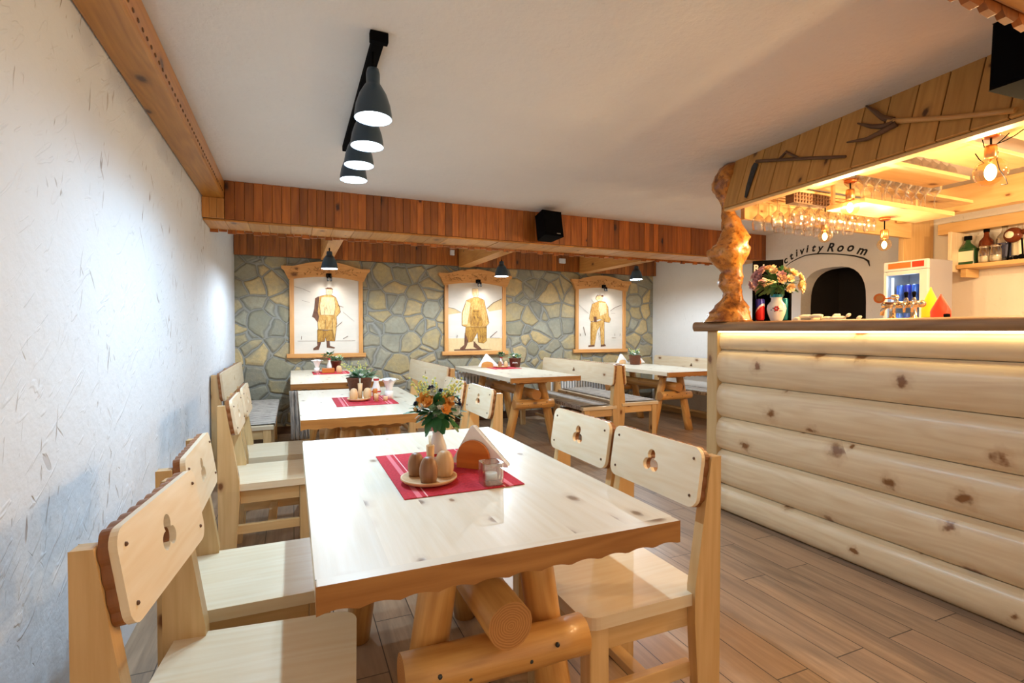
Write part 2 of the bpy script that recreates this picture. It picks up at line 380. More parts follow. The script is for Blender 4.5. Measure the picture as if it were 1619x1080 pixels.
def thing(name, label, cat, loc=(0, 0, 0), rz=0., group=None):
    o = bpy.data.objects.new(name, None); COL.objects.link(o); o.empty_display_size = .1
    o.location = loc; o.rotation_euler = (0, 0, rz); return tag(o, label, cat, group)
def tag(o, label=None, cat=None, group=None, kind=None):
    if label: o['label'] = label
    if cat: o['category'] = cat
    if group: o['group'] = group
    if kind: o['kind'] = kind
    return o
def clone(root, loc, rz=None, label=None, group=None, scale=None):
    r = root.copy(); COL.objects.link(r); r.location = loc
    if rz is not None: r.rotation_euler = (0, 0, rz)
    if scale: r.scale = (scale,) * 3
    if label: r['label'] = label
    if group: r['group'] = group
    for ch in list(root.children):
        c = ch.copy(); COL.objects.link(c); c.parent = r
        for g in list(ch.children):
            d = g.copy(); COL.objects.link(d); d.parent = c
    return r
def struct(name, mb, m, **k):
    o = mb.build(name, m, **k); o['kind'] = 'structure'; return o
def RT(loc=(0, 0, 0), rx=0., ry=0., rz=0.):
    return Matrix.Translation(Vector(loc)) @ Matrix.Rotation(rz, 4, 'Z') @ Matrix.Rotation(ry, 4, 'Y') @ Matrix.Rotation(rx, 4, 'X')
def basis(o, x, y, z):
    m = Matrix.Identity(4)
    for i, v in enumerate((x, y, z)):
        for j in range(3): m[j][i] = v[j]
    m.translation = Vector(o); return m
def rrect(w, h, r, cx=0, cy=0, n=6, scal=0., wl=.04):
    p = []
    for (sx, sy, a0) in ((1, 1, 0), (-1, 1, 90), (-1, -1, 180), (1, -1, 270)):
        for i in range(n + 1):
            a = R(a0 + 90 * i / n); p.append((cx + sx * (w / 2 - r) + r * math.cos(a), cy + sy * (h / 2 - r) + r * math.sin(a)))
    return p

# ------------------------------------------------------------ room
XL, XR, XR2, YB, ZC, YX = -.606, 5.14, 5.30, 6.65, 2.352, 4.39
Y0 = -1.6
b = MB(); b.box(XL - .1, XR2 + .6, Y0, YB + .1, -.06, 0); struct('floor', b, M['floor'])
b = MB(); b.box(XL - .1, XR2 + .1, Y0, YB + .1, ZC, ZC + .06); struct('ceiling', b, M['ceil'])
b = MB(); b.box(XL - .1, XL, Y0, YB, 0, ZC); struct('wall_left', b, M['wallL'])
b = MB(); b.box(XL - .1, XR2 + .1, YB, YB + .1, 0, ZC); struct('wall_back', b, M['stone'])
# right wall with the arched doorway (profile in Y,z)
ay0, ay1, aS, aT = 3.235, 3.935, 1.62, 1.886
arch = [(ay0, .004)]
yc = (ay0 + ay1) / 2
for i in range(17):
    a = math.pi * i / 16; ca, sa = math.cos(a), math.sin(a)
    ex = .72
    arch.append((yc - (ay1 - ay0) / 2 * math.copysign(abs(ca) ** ex, ca), aS - .12 + (aT - aS + .12) * sa ** ex))
arch.append((ay1, .004))
out = [(Y0, 0), (4.39, 0), (4.39, ZC), (Y0, ZC)]
Mx = basis((XR, 0, 0), (0, 1, 0), (0, 0, 1), (1, 0, 0))
b = MB(); b.prism([out, arch], 0, .16, Mx); b.box(XR2, XR2 + .1, 4.39, YB, 0, ZC); struct('wall_right', b, M['wallR'])
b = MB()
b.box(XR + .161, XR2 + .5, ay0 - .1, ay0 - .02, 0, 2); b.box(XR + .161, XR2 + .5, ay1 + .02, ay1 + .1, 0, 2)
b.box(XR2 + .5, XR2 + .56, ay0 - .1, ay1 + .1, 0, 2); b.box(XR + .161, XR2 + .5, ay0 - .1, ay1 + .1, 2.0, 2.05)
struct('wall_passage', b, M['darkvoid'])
b = MB(); b.box(XR2 - .015, XR2, 4.41, YB, 0, .09, g=1); struct('baseboard_right', b, M['barend'])
b = MB(); b.box(XL + .0, 5.28, YB - .014, YB, 0, .09, g=0); struct('baseboard_back', b, M['oldwood'])

# painted wall lettering over the arch
def text_obj(body, size, Mx, parent, name, mat, ext=.0015, bold=.0, shear=0.):
    cu = bpy.data.curves.new(name, 'FONT'); cu.body = body; cu.size = size; cu.extrude = ext; cu.align_x = 'CENTER'; cu.offset = bold; cu.shear = shear; cu.resolution_u = 4
    o = bpy.data.objects.new(name, cu); COL.objects.link(o); dg = bpy.context.evaluated_depsgraph_get()
    me = bpy.data.meshes.new_from_object(o.evaluated_get(dg)); me.name = name
    bpy.data.objects.remove(o); me.materials.clear(); me.materials.append(mat)
    q = bpy.data.objects.new(name, me); COL.objects.link(q); q.matrix_world = Mx
    if parent: q.parent = parent
    return q
wl = thing('wall_lettering', 'black hand-painted arched words Activity Room over the dark archway', 'lettering', (XR, 3.7, 2.0))
word = 'Activity Room'
ctrl = [at(*q, X=XR) for q in ((1232, 420), (1243, 412), (1252, 406), (1260, 401), (1268, 397.5), (1276, 394.5), (1285.5, 393), (1296, 393), (1305, 392), (1312, 393), (1327.5, 393), (1343, 392.5), (1361, 397.5))]
for ch, p, i in zip(word, ctrl, range(13)):
    if ch == ' ': continue
    pv = ctrl[max(0, i - 1)]; nx = ctrl[min(12, i + 1)]
    ang = math.atan2(nx.z - pv.z, -(nx.y - pv.y)) * .8
    xd = Vector((0, -math.cos(ang), math.sin(ang))); yd = Vector((0, math.sin(ang), math.cos(ang)))
    big = ch in 'AR' or i >= 9
    m = basis((-.002, p.y - 3.7, p.z - 2.0 - .03), xd, yd, (-1, 0, 0))
    q = text_obj(ch.upper() if i in (9,) and False else ch, .125 if big else .11, m, wl, 'letter', M['ink'], .001, .003, .25)
arcl = [(1240, 423), (1250, 415), (1262, 408.5), (1273, 404), (1285, 402), (1297, 401), (1320, 401.6), (1335, 402.8), (1351, 404.7), (1366, 408.6), (1373, 413), (1375, 421)]
b = MB(); b.tube([at(*q, X=XR - .002) - Vector((XR, 3.7, 2.0)) for q in arcl], [.002, .004, .005, .005, .006, .007, .005, .006, .007, .008, .011, .003], 6)
b.build('underline', M['ink'], wl)

# ------------------------------------------------------------ beams
def planks(b, x0, x1, w, fn):
    x = x0
    while x < x1 - .01:
        x2 = min(x1, x + w * rnd.uniform(.93, 1.07)); fn(x, x2 - .002); x = x2
t = thing('ceiling_beam', 'long crossbeam clad in red-brown upright boards with tan underside before the stone wall', 'beam', (2.34, YX + .2, ZC))
b = MB()
def fn(x, x2): y = YX + rnd.uniform(-.003, .003); b.box(x - 2.34, x2 - 2.34, y - YX - .2, y - YX - .2 + .02, 2.062 - ZC, -.001, g=2)
planks(b, XL + .148, XR - .001, .063, fn)
b.build('board_cladding', M['clad'], t, bevel=.0015, bseg=1)
b = MB()
x = XL + .002
while x < 5.13:
    x2 = min(5.135, x + rnd.uniform(.14, .17))
    b.box(x - 2.34, x2 - .002 - 2.34, -.18, .18, 2.045 - ZC + rnd.uniform(0, .004), 2.061 - ZC, g=1); x = x2
b.build('underside_board', M['beampale'], t, bevel=.002, bseg=1)
b = MB(); b.box(XL + .02 - 2.34, 5.13 - 2.34, -.17, .17, 2.062 - ZC, -.001, g=0); b.build('core', M['beam'], t)
b = MB()
for i in range(90):
    x = XL + .002 + i * .0625; b.box(x - 2.34, x + .058 - 2.34, .181, .199, 2.025 - ZC + .008 * math.sin(i * 2.1), -.001, g=2)
b.build('rear_cladding', M['clad'], t)
t = thing('ceiling_beam', 'narrow upper band of dark upright boards above the stone wall', 'beam', (2.34, YB - .06, ZC))
b = MB()
def fn(x, x2): b.box(x - 2.34, x2 - 2.34, -.02 + rnd.uniform(-.003, .003), .0, 2.09 - ZC + rnd.uniform(0, .004), -.001, g=2)
planks(b, XL + .004, 5.295, .07, fn)
b.build('board_cladding', M['clad'], t, bevel=.0015, bseg=1)
b = MB(); b.box(XL + .004 - 2.34, 5.295 - 2.34, .001, .058, 2.095 - ZC, -.001, g=0); b.build('core', M['oldwood'], t)
t = thing('ceiling_beam', 'amber corner beam with a row of dark nail holes along the white left wall', 'beam', (XL, 1.5, ZC))
b = MB(); b.box(.001, .146, Y0 - 1.5, YX - 1.5 - .002, 2.212 - ZC, -.001, g=1); b.build('beam_body', M['beam'], t, bevel=.012)
b = MB()
y = .2
while y < 4.3:
    b.sphere((.147, y - 1.5, 2.245 - ZC), .008, 8, 5, sc=(.4, 1.5, .9)); y += .058
b.build('nail_holes', M['oldwood'], t)
b = MB()
for i in range(3): b.box(.001 + i * .048, .001 + (i + 1) * .048 - .001, YX - 1.5 - .022, YX - 1.5 - .001, 2.062 - ZC, 2.211 - ZC, g=2)
b.build('end_block', M['beampale'], t, bevel=.002)
for xx, nm, l in ((.385, .13, 'left'), (2.12, .16, 'middle'), (3.97, .16, 'right')):
    b = MB(); b.box(-nm / 2, nm / 2, 4.60 - 5.6, YB - .09 - 5.6, 2.075 - ZC, -.001, g=1)
    tag(b.build('ceiling_rafter', M['beampale'], loc=(xx, 5.6, ZC), bevel=.004), 'short tan ceiling rafter carrying the small lamp before the %s framed picture' % l, 'beam')
t = thing('ceiling_beam', 'dark scalloped crossbeam overhead in the top right corner near the big speaker', 'beam', (1.1, .62, ZC))
b = MB()
x = XL + .15
while x < 2.62:
    x2 = x + .085
    pr = [(x, 2.085), (x + .02, 2.068), (x + .06, 2.064), (x2 - .003, 2.08), (x2 - .003, ZC - .001), (x, ZC - .001)]
    b.prism([(p[0] - 1.1, p[1] - ZC) for p in pr], 0, .02, basis((0, .16, 0), (1, 0, 0), (0, 0, 1), (0, -1, 0)), g=1); x = x2
b.build('board_cladding', M['clad'], t, bevel=.0015, bseg=1)
b = MB(); b.box(XL + .15 - 1.1, 2.62 - 1.1, -.16, .139, 2.09 - ZC, -.001, g=0); b.build('core', M['beam'], t, bevel=.01)

# ------------------------------------------------------------ track with pendants
LZ = 2.058
pend_pos = [(.30, 2.09), (.318, 2.41), (.316, 2.70), (.318, 2.97)]
t = thing('ceiling_track', 'black ceiling track rail carrying the row of four pendant lamps', 'track', (.31, 2.68, ZC))
b = MB(); b.box(-.022, .022, -.66, .62, -.034, -.001, g=1); b.build('rail', M['black'], t, bevel=.003)
b = MB(); b.box(-.034, .034, -.69, -.661, -.04, -.001); b.build('end_cap', M['black'], t, bevel=.003)
def lamp_parts(t, drop, rr=.073, hh=.15, stem=.045):
    # origin at ceiling mount; shade rim at z = -drop
    b = MB(); b.tube([(0, 0, -.02), (0, 0, -drop + hh + stem)], .006, 8); b.build('stem', M['black'], t)
    b = MB(); z = -drop
    prof = [(rr, z), (rr * .98, z + .02), (rr * .9, z + .055), (rr * .72, z + .095), (rr * .46, z + .128), (rr * .36, z + hh - .012), (rr * .36, z + hh + stem * .6), (rr * .3, z + hh + stem), (.001, z + hh + stem)]
    b.lathe(prof, 28); b.build('shade', M['shade'], t)
    pi = [(rr * .975, z + .001), (rr * .95, z + .02), (rr * .87, z + .055), (rr * .69, z + .093), (rr * .43, z + .122), (.001, z + .124)]
    b = MB(); b.lathe(pi, 28); b.build('shade_lining', M['shadein'], t)
    b = MB(); b.sphere((0, 0, z + .058), rr * .62, 16, 10, sc=(1, 1, .6)); b.tube([(0, 0, z + .07), (0, 0, z + .12)], rr * .3, 10)
    return b.build('bulb', M['bulbc'], t)
def point(loc, e, col, r=.03, parent=None, typ='POINT', **k):
    l = bpy.data.lights.new('lamp_light', typ); l.energy = e; l.color = col; l.shadow_soft_size = r
    for a, v in k.items(): setattr(l, a, v)
    o = bpy.data.objects.new('lamp_light', l); COL.objects.link(o); o.location = loc
    if parent: o.parent = parent
    return o
COOL = (.52, .78, 1.0)
E_TRACK, E_SMALL = 23., 52.
for i, (x, y) in enumerate(pend_pos):
    l = ['nearest and largest dark bell pendant lamp on the black ceiling track', 'second dark pendant lamp from the front of the ceiling track', 'third dark pendant lamp from the front of the ceiling track', 'farthest dark pendant lamp of the four on the ceiling track'][i]
    t = thing('pendant_lamp', l, 'lamp', (x, y, ZC), group='bell pendants on the ceiling track')
    lamp_parts(t, ZC - LZ)
    point((0, 0, LZ - ZC + .012), E_TRACK, COOL, .016, t, 'SPOT', spot_size=R(178), spot_blend=.9)
for (px_, py_), l in zip(((521, 425), (793, 437), (1006, 442)), ('left', 'middle', 'right')):
    Yl = 5.35 + (.0 if l != 'middle' else .1); p = at(px_, py_, Y=Yl)
    t = thing('pendant_lamp', 'small dark bell pendant lamp in front of the %s framed picture' % l, 'lamp', (p.x, p.y, 2.06), group='small bell pendants by the stone wall')
    lamp_parts(t, 2.06 - p.z, .078, .13, .04)
    point((0, 0, p.z - 2.06 + .016), E_SMALL, (.72, .87, 1.0), .016, t)

# ------------------------------------------------------------ chairs
def clover(cx, cz, s, n=7):
    # trefoil with a lower notch: three lobes, outline in (y,z)
    cs = [(0, .62), (-.42, -.1), (.42, -.1)]; pts = []
    for k in range(48):
        a = 2 * math.pi * k / 48; d = Vector((math.cos(a), math.sin(a))); best = .1
        for (x, z) in cs:
            c = Vector((x, z)); rr = .44; pr = c.dot(d); disc = rr * rr - (c.length_squared - pr * pr)
            if disc > 0: best = max(best, pr + math.sqrt(disc))
        pts.append((cx + d.x * best * s, cz + (d.y * best - .1) * s))
    return pts
def back_board(w, h, t, hole=True, r=.035, scallops=True, holes=((0, 0),), hs=.032):
    """board in local: x = width axis, y = height axis, thickness z 0..t; scalloped rim of darker wood behind the face"""
    b = MB(); loops = [rrect(w, h, r)]
    for hx, hy in holes if hole else (): loops.append(clover(hx, hy, hs))
    b.prism(loops, t * .55, t, mi=0, mi_side=0, g=0)
    # rear layer with wavy outline
    o = []; base = rrect(w - .004, h - .004, r, n=8); per = 0; P = []
    k = len(base)
    for i in range(k):
        a, c = Vector(base[i]), Vector(base[(i + 1) % k]); L = (c - a).length; m = max(1, int(L / .006))
        for j in range(m):
            q = a + (c - a) * j / m; nrm = Vector(((c - a).y, -(c - a).x)).normalized() if L > 1e-6 else Vector((1, 0))
            o.append((q, nrm, per + L * j / m))
        per += L
    wl = per / round(per / .042)
    for q, nrm, s in o: P.append(tuple(q + nrm * (.0045 * abs(math.sin(math.pi * s / wl)) - .001)))
    l2 = [P] + [clover(hx, hy, hs) for hx, hy in (holes if hole else ())]
    b.prism(l2, 0, t * .55, mi=1, mi_side=1, g=0)
    return b
def seat_outline(x0, x1, w, r):
    p = [(x0, -w / 2), (x1 - r, -w / 2)]
    for i in range(7): a = R(-90 + 90 * i / 6); p.append((x1 - r + r * math.cos(a), -w / 2 + r + r * math.sin(a)))
    for i in range(7): a = R(90 * i / 6); p.append((x1 - r + r * math.cos(a), w / 2 - r + r * math.sin(a)))
    p.append((x0, w / 2)); return p
CW, CT = .43, .034
def post_prof(top=.85, xb=-.23, d0=.036, d1=.095, seat=.45):
    return [(xb, 0), (xb + .07, 0), (xb + d1, seat - .08), (xb + d1, seat + .02), (xb + d0, top), (xb, top)]
tiltb = math.atan((.095 - .036) / .38)
def make_chair(label, loc, rz, group):
    t = thing('dining_chair', label, 'chair', loc, rz, group)
    b = MB(); b.prism(seat_outline(-.205, .23, CW - 2 * .0, .05), .415, .45, g=0)
    # seat front tongue between posts, full width ahead
    b.build('seat', M['pine'], t, bevel=.006)
    for s in (-1, 1):
        b = MB(); y = s * (CW / 2 + .0005); y0, y1 = (y, y + CT) if s > 0 else (y - CT, y)
        y0, y1 = (CW / 2 - CT + .012, CW / 2 + .012) if s > 0 else (-CW / 2 - .012, -CW / 2 + CT - .012)
        b.prism(post_prof(), y0, y1, basis((0, 0, 0), (1, 0, 0), (0, 0, 1), (0, -1, 0)) if False else basis((0, 0, 0), (1, 0, 0), (0, 0, 1), (0, -1, 0)), g=1)
        b.build('back_post', M['honey'], t, bevel=.003)
    bd = back_board(CW + .012, .178, .03, hs=.044)
    o = Vector((-.23 + .036 + .012, 0, .782)); up = Vector((-math.sin(tiltb), 0, math.cos(tiltb))); fwd = Vector((math.cos(tiltb), 0, math.sin(tiltb)))
    bd.v = [tuple(basis(o, (0, 1, 0), up, fwd) @ Vector(v)) for v in bd.v]
    B = bd.build('backrest', [M['pine'], M['scallop']], t, bevel=.004)
    b = MB()
    for sy in (-.19, .19):
        for sz in (-.055, .055):
            b.sphere(basis(o, (0, 1, 0), up, fwd) @ Vector((sy, sz, .0302)), .0045, 8, 4, sc=(1, 1, 1))
    b.build('screw', M['oldwood'], B)
    for s in (-1, 1):
        b = MB(); y = s * (CW / 2 - .04); b.box(.145, .205, y - .027, y + .027, 0, .414, g=2); b.build('front_leg', M['honey'], t, bevel=.003)
        b = MB(); y = s * (CW / 2 - .03); b.box(-.134, .144, y - .012, y + .012, .345, .414, g=0); b.box(-.15, .144, y - .012, y + .012, .19, .235, g=0); b.build('side_rail', M['honey'], t, bevel=.002)
    b = MB(); b.box(.16, .185, -CW / 2 + .068, CW / 2 - .068, .345, .414, g=1); b.build('front_rail', M['honey'], t, bevel=.002)
    b = MB(); b.box(-.012, .03, -CW / 2 + .043, CW / 2 - .043, .20, .225, g=1)
    b.build('stretcher', M['honey'], t, bevel=.002)
    return t
def place_chairs():
    g = 'carved-back pine chairs at the dining tables'
    L = [((-.095, 1.275, 0), R(-6.5), 'pine chair nearest the camera against the left wall, back board with a clover hole'),
         ((-.105, 1.83, 0), 0, 'second pine chair from the front along the left wall, beside the nearest table'),
         ((-.115, 3.11, 0), 0, 'third pine chair along the left wall, near side of the second table'),
         ((-.115, 3.69, 0), 0, 'farthest pine chair along the left wall, just before the wall bench'),
         ((.938, 1.375, 0), math.pi, 'pine chair at front right of the nearest table with its whole seat in view'),
         ((.935, 1.845, 0), math.pi, 'pine chair tucked at the far right of the nearest table, clover hole in its back'),
         ((.92, 3.05, 0), math.pi, 'pine chair at the near right of the second table, seen past the flowers'),
         ((.92, 3.62, 0), math.pi, 'pine chair at the far right of the second table, partly behind the bouquet')]
    c0 = None
    for loc, rz, lab in L:
        if c0 is None: c0 = make_chair(lab, loc, rz, g)
        else: clone(c0, loc, rz, lab, g)
place_chairs()

# ------------------------------------------------------------ tables
def scallop_profile(x0, x1, z0, z1, wl, amp):
    n = max(2, int((x1 - x0) / (wl / 8))); p = [(x1, z1), (x0, z1)]
    for i in range(n + 1):
        x = x0 + (x1 - x0) * i / n; p.append((x, z0 + amp * abs(math.sin(math.pi * (x - x0) / wl)) - amp))
    return p
def log(p0, p1, r0, r1=None, seg=18, wob=.07):
    b = MB(); n = 7; p0, p1 = Vector(p0), Vector(p1); r1 = r1 or r0
    b.tube([p0.lerp(p1, i / (n - 1)) for i in range(n)], [r0 + (r1 - r0) * i / (n - 1) for i in range(n)], seg, True, 0, 1, wob); return b
def make_table(label, x0, x1, y0, y1, inset=.22, rz=0., thick=.048, foot=.28):
    cx, cy = (x0 + x1) / 2, (y0 + y1) / 2; w, l = x1 - x0, y1 - y0
    t = thing('dining_table', label, 'table', (cx, cy, 0), rz)
    b = MB(); nb = 6
    for i in range(nb):
        a = -w / 2 + w * i / nb; b.box(a, a + w / nb, -l / 2 + .03, l / 2 - .03, .76 - thick + .006, .76, g=1, tint=rnd.random())
    b.build('tabletop', M['top'], t)
    for s in (-1, 1):
        b = MB(); pr = scallop_profile(-w / 2, w / 2, .76 - thick, .76, .075, .007)
        ys = -l / 2 if s < 0 else l / 2 - .03
        b.prism(pr, -ys - .03, -ys, basis((0, 0, 0), (1, 0, 0), (0, 0, 1), (0, -1, 0)), g=0, mi=1)
        for fi, n in enumerate(b.f): # top faces pale, the rest amber: lamp and bounce light put into the colour
            if all(b.v[i][2] > .7595 for i in n): b.mi[fi] = 0
        b.build('breadboard_end', [M['top'], M['edge']], t, bevel=.003)
    for s in (-1, 1):
        yy = s * (l / 2 - inset)
        for q in (-1, 1):
            b = log((q * foot, yy, 0), (q * .115, yy, .76 - thick - .001), .05, .043); b.build('leg', [M['log'], M['ends']], t)
        b = log((-.235, yy + s * .075, .452), (.225, yy + s * .075, .448), .052, .048)
        # half log brace nailed across both legs
        br = b.build('brace', [M['log'], M['ends']], t)
        for nx in (-.16, -.09, .06, .13):
            b2 = MB(); b2.sphere((nx, yy + s * .122, .455 + (.012 if abs(nx) > .1 else -.01)), .006, 8, 4); b2.build('nail', M['iron'], br)
    b = log((0, -l / 2 + inset - .14, .552), (0, l / 2 - inset + .14, .552), .054, .05, wob=.05); b.build('stretcher_log', [M['log'], M['ends']], t)
    for s in (-1, 1):
        b = MB(); yy = s * (l / 2 - inset); b.box(-.17, .17, yy - .05, yy + .05, .66, .76 - thick - .001, g=0); b.build('bearer', M['edge'], t, bevel=.006)
    return t
T1 = make_table('pale pine trestle table nearest the camera, round log end under its scalloped edge', .035, .865, .977, 2.307, foot=.228)
T2 = make_table('second pine table from the front with a red runner, chairs on both sides', .035, .80, 2.85, 4.28, foot=.228)
T3 = make_table('small-looking far left pine table standing against the stone wall', -.02, .78, 4.83, 6.55, .36)
T4 = make_table('middle pine table with splayed log legs in front of the stone wall', 1.965, 2.75, 4.60, 6.5, .38)
T5 = make_table('right-hand pine table with splayed log legs beside the bar end', 3.85, 4.64, 4.55, 6.35, .42)

# ------------------------------------------------------------ benches
def bench(label, xb, y0, y1, face, depth=.42, top=.855, holes=((0, 0),), seatlab=None, rug=True, endflap=None):
    """face +1: sitter looks to +X; xb = X of the back edge"""
    l = y1 - y0; cy = (y0 + y1) / 2; rz = 0 if face > 0 else math.pi
    t = thing('bench', label, 'bench', (xb, cy, 0), rz)
    b = MB(); b.box(.04, depth + .03, -l / 2, l / 2, .405, .44, g=1); b.build('seat', M['pine'], t, bevel=.006)
    ny = [-l / 2 + .04, l / 2 - .04] if l < 1.7 else [-l / 2 + .04, 0, l / 2 - .04]
    for y in ny:
        b = MB(); b.prism([(0, 0), (.06, 0), (.085, .36), (.085, .47), (.045, top), (0, top)], -y - .03, -y + .03, basis((0, 0, 0), (1, 0, 0), (0, 0, 1), (0, -1, 0)), g=1)
        b.build('back_post', M['honey'], t, bevel=.003)
        b = MB(); b.box(depth - .05, depth + .01, y - .03, y + .03, 0, .404, g=2); b.build('front_leg', M['honey'], t, bevel=.003)
        b = MB(); b.box(.086, depth - .051, y - .015, y + .015, .33, .404, g=0); b.build('side_rail', M['honey'], t)
    b = MB(); b.box(depth / 2 - .02, depth / 2 + .02, -l / 2 + .06, l / 2 - .06, .12, .145, g=1); b.build('stretcher', M['honey'], t)
    bd = back_board(l, .225, .034, holes=holes, hs=.03); tb = math.atan(.04 / .385)
    o = Vector((.053, 0, top - .1)); up = Vector((-math.sin(tb), 0, math.cos(tb))); fwd = Vector((math.cos(tb), 0, math.sin(tb)))
    bd.v = [tuple(basis(o, (0, 1, 0), up, fwd) @ Vector(v)) for v in bd.v]
    bd.build('backrest', [M['pine'], M['scallop']], t, bevel=.004)
    if rug:
        b = MB(); n = int(l / .02); x0, x1 = .10, depth + .034
        rows = []; base = len(b.v)
        prof = [(x0, .443), (x0, .449)] + [(x0 + (x1 - x0) * k / 6, .449) for k in range(1, 7)] + [(x1 + .004, .443), (x1 + .005, .425), (x1 + .004, .405)]
        for i in range(n + 1):
            y = -l / 2 + .05 + (l - .1) * i / n; 
            for k, (px_, pz) in enumerate(prof):
                dz = .0025 * math.sin(i * 2.2 + k) * (k > 0); 
                if k == len(prof) - 1: dz += .012 * (i % 2)
                b.v.append((px_, y, pz + dz + (.002 if k > 0 else 0)))
        K = len(prof)
        for i in range(n):
            for k in range(K - 1):
                a = i * K + k; y = i * (l - .1) / n; y2 = (i + 1) * (l - .1) / n; x_ = prof[k][0]; x2 = prof[k + 1][0]
                b.face([a, a + 1, a + 1 + K, a + K], [(x_, y), (x2, y), (x2, y2), (x_, y2)], .5, 1 if k >= K - 3 else 0, True)
        ob = b.build('seat_rug', [M['rug'], M['fringe']], None, loc=(xb, cy, 0), rz=rz)
        tag(ob, seatlab, 'rug')
    return t
bench('pine bench against the left white wall beside the stone corner', XL + .008, 4.66, 6.42, 1, .42, .87, seatlab='grey striped rag rug on the seat of the left wall bench')
bench('pine bench with a plain high back between the far left table and the radiator', 1.40, 4.62, 6.25, -1, .42, .87, seatlab='grey rag rug on the bench right of the far left table')
bench('long pine bench facing the middle table, clover hole in its back', 3.17, 4.50, 6.15, -1, .42, .86, seatlab='grey rag rug with dark looped fringe on the bench facing the middle table')
bench('pine bench standing back to back with the middle bench, facing the right table', 3.24, 4.62, 6.15, 1, .50, .845, seatlab='grey rag rug on the back-to-back bench facing the right table')
bench('pine bench against the right white wall behind the right table', XR2 - .01, 4.86, 6.5, -1, .46, .835, holes=((.0, 0),), seatlab='pale rag rug with reddish hem on the right wall bench')
# folded rug hanging under the left front corner of the far left table
b = MB(); n = 26
for i in range(n + 1):
    for k in range(12):
        z = .705 - .42 * k / 11
        b.v.append((-.03 + .15 * i / n + .015 * k / 11, 4.80 + .014 * math.sin(i * 1.1 + k * .12), z))
for i in range(n):
    for k in range(11):
        a = i * 12 + k; b.face([a, a + 12, a + 13, a + 1], [(k * .04, i * .02), (k * .04, i * .02 + .02), (k * .04 + .04, i * .02 + .02), (k * .04 + .04, i * .02)], .5, 0, True)
ob = b.build('hanging_rug', M['rug'], None, loc=(.0, .0, 0)); md = ob.modifiers.new('s', 'SOLIDIFY'); md.thickness = .008
tag(ob, 'folded grey rag rug hanging from the left corner of the far left table', 'rug')

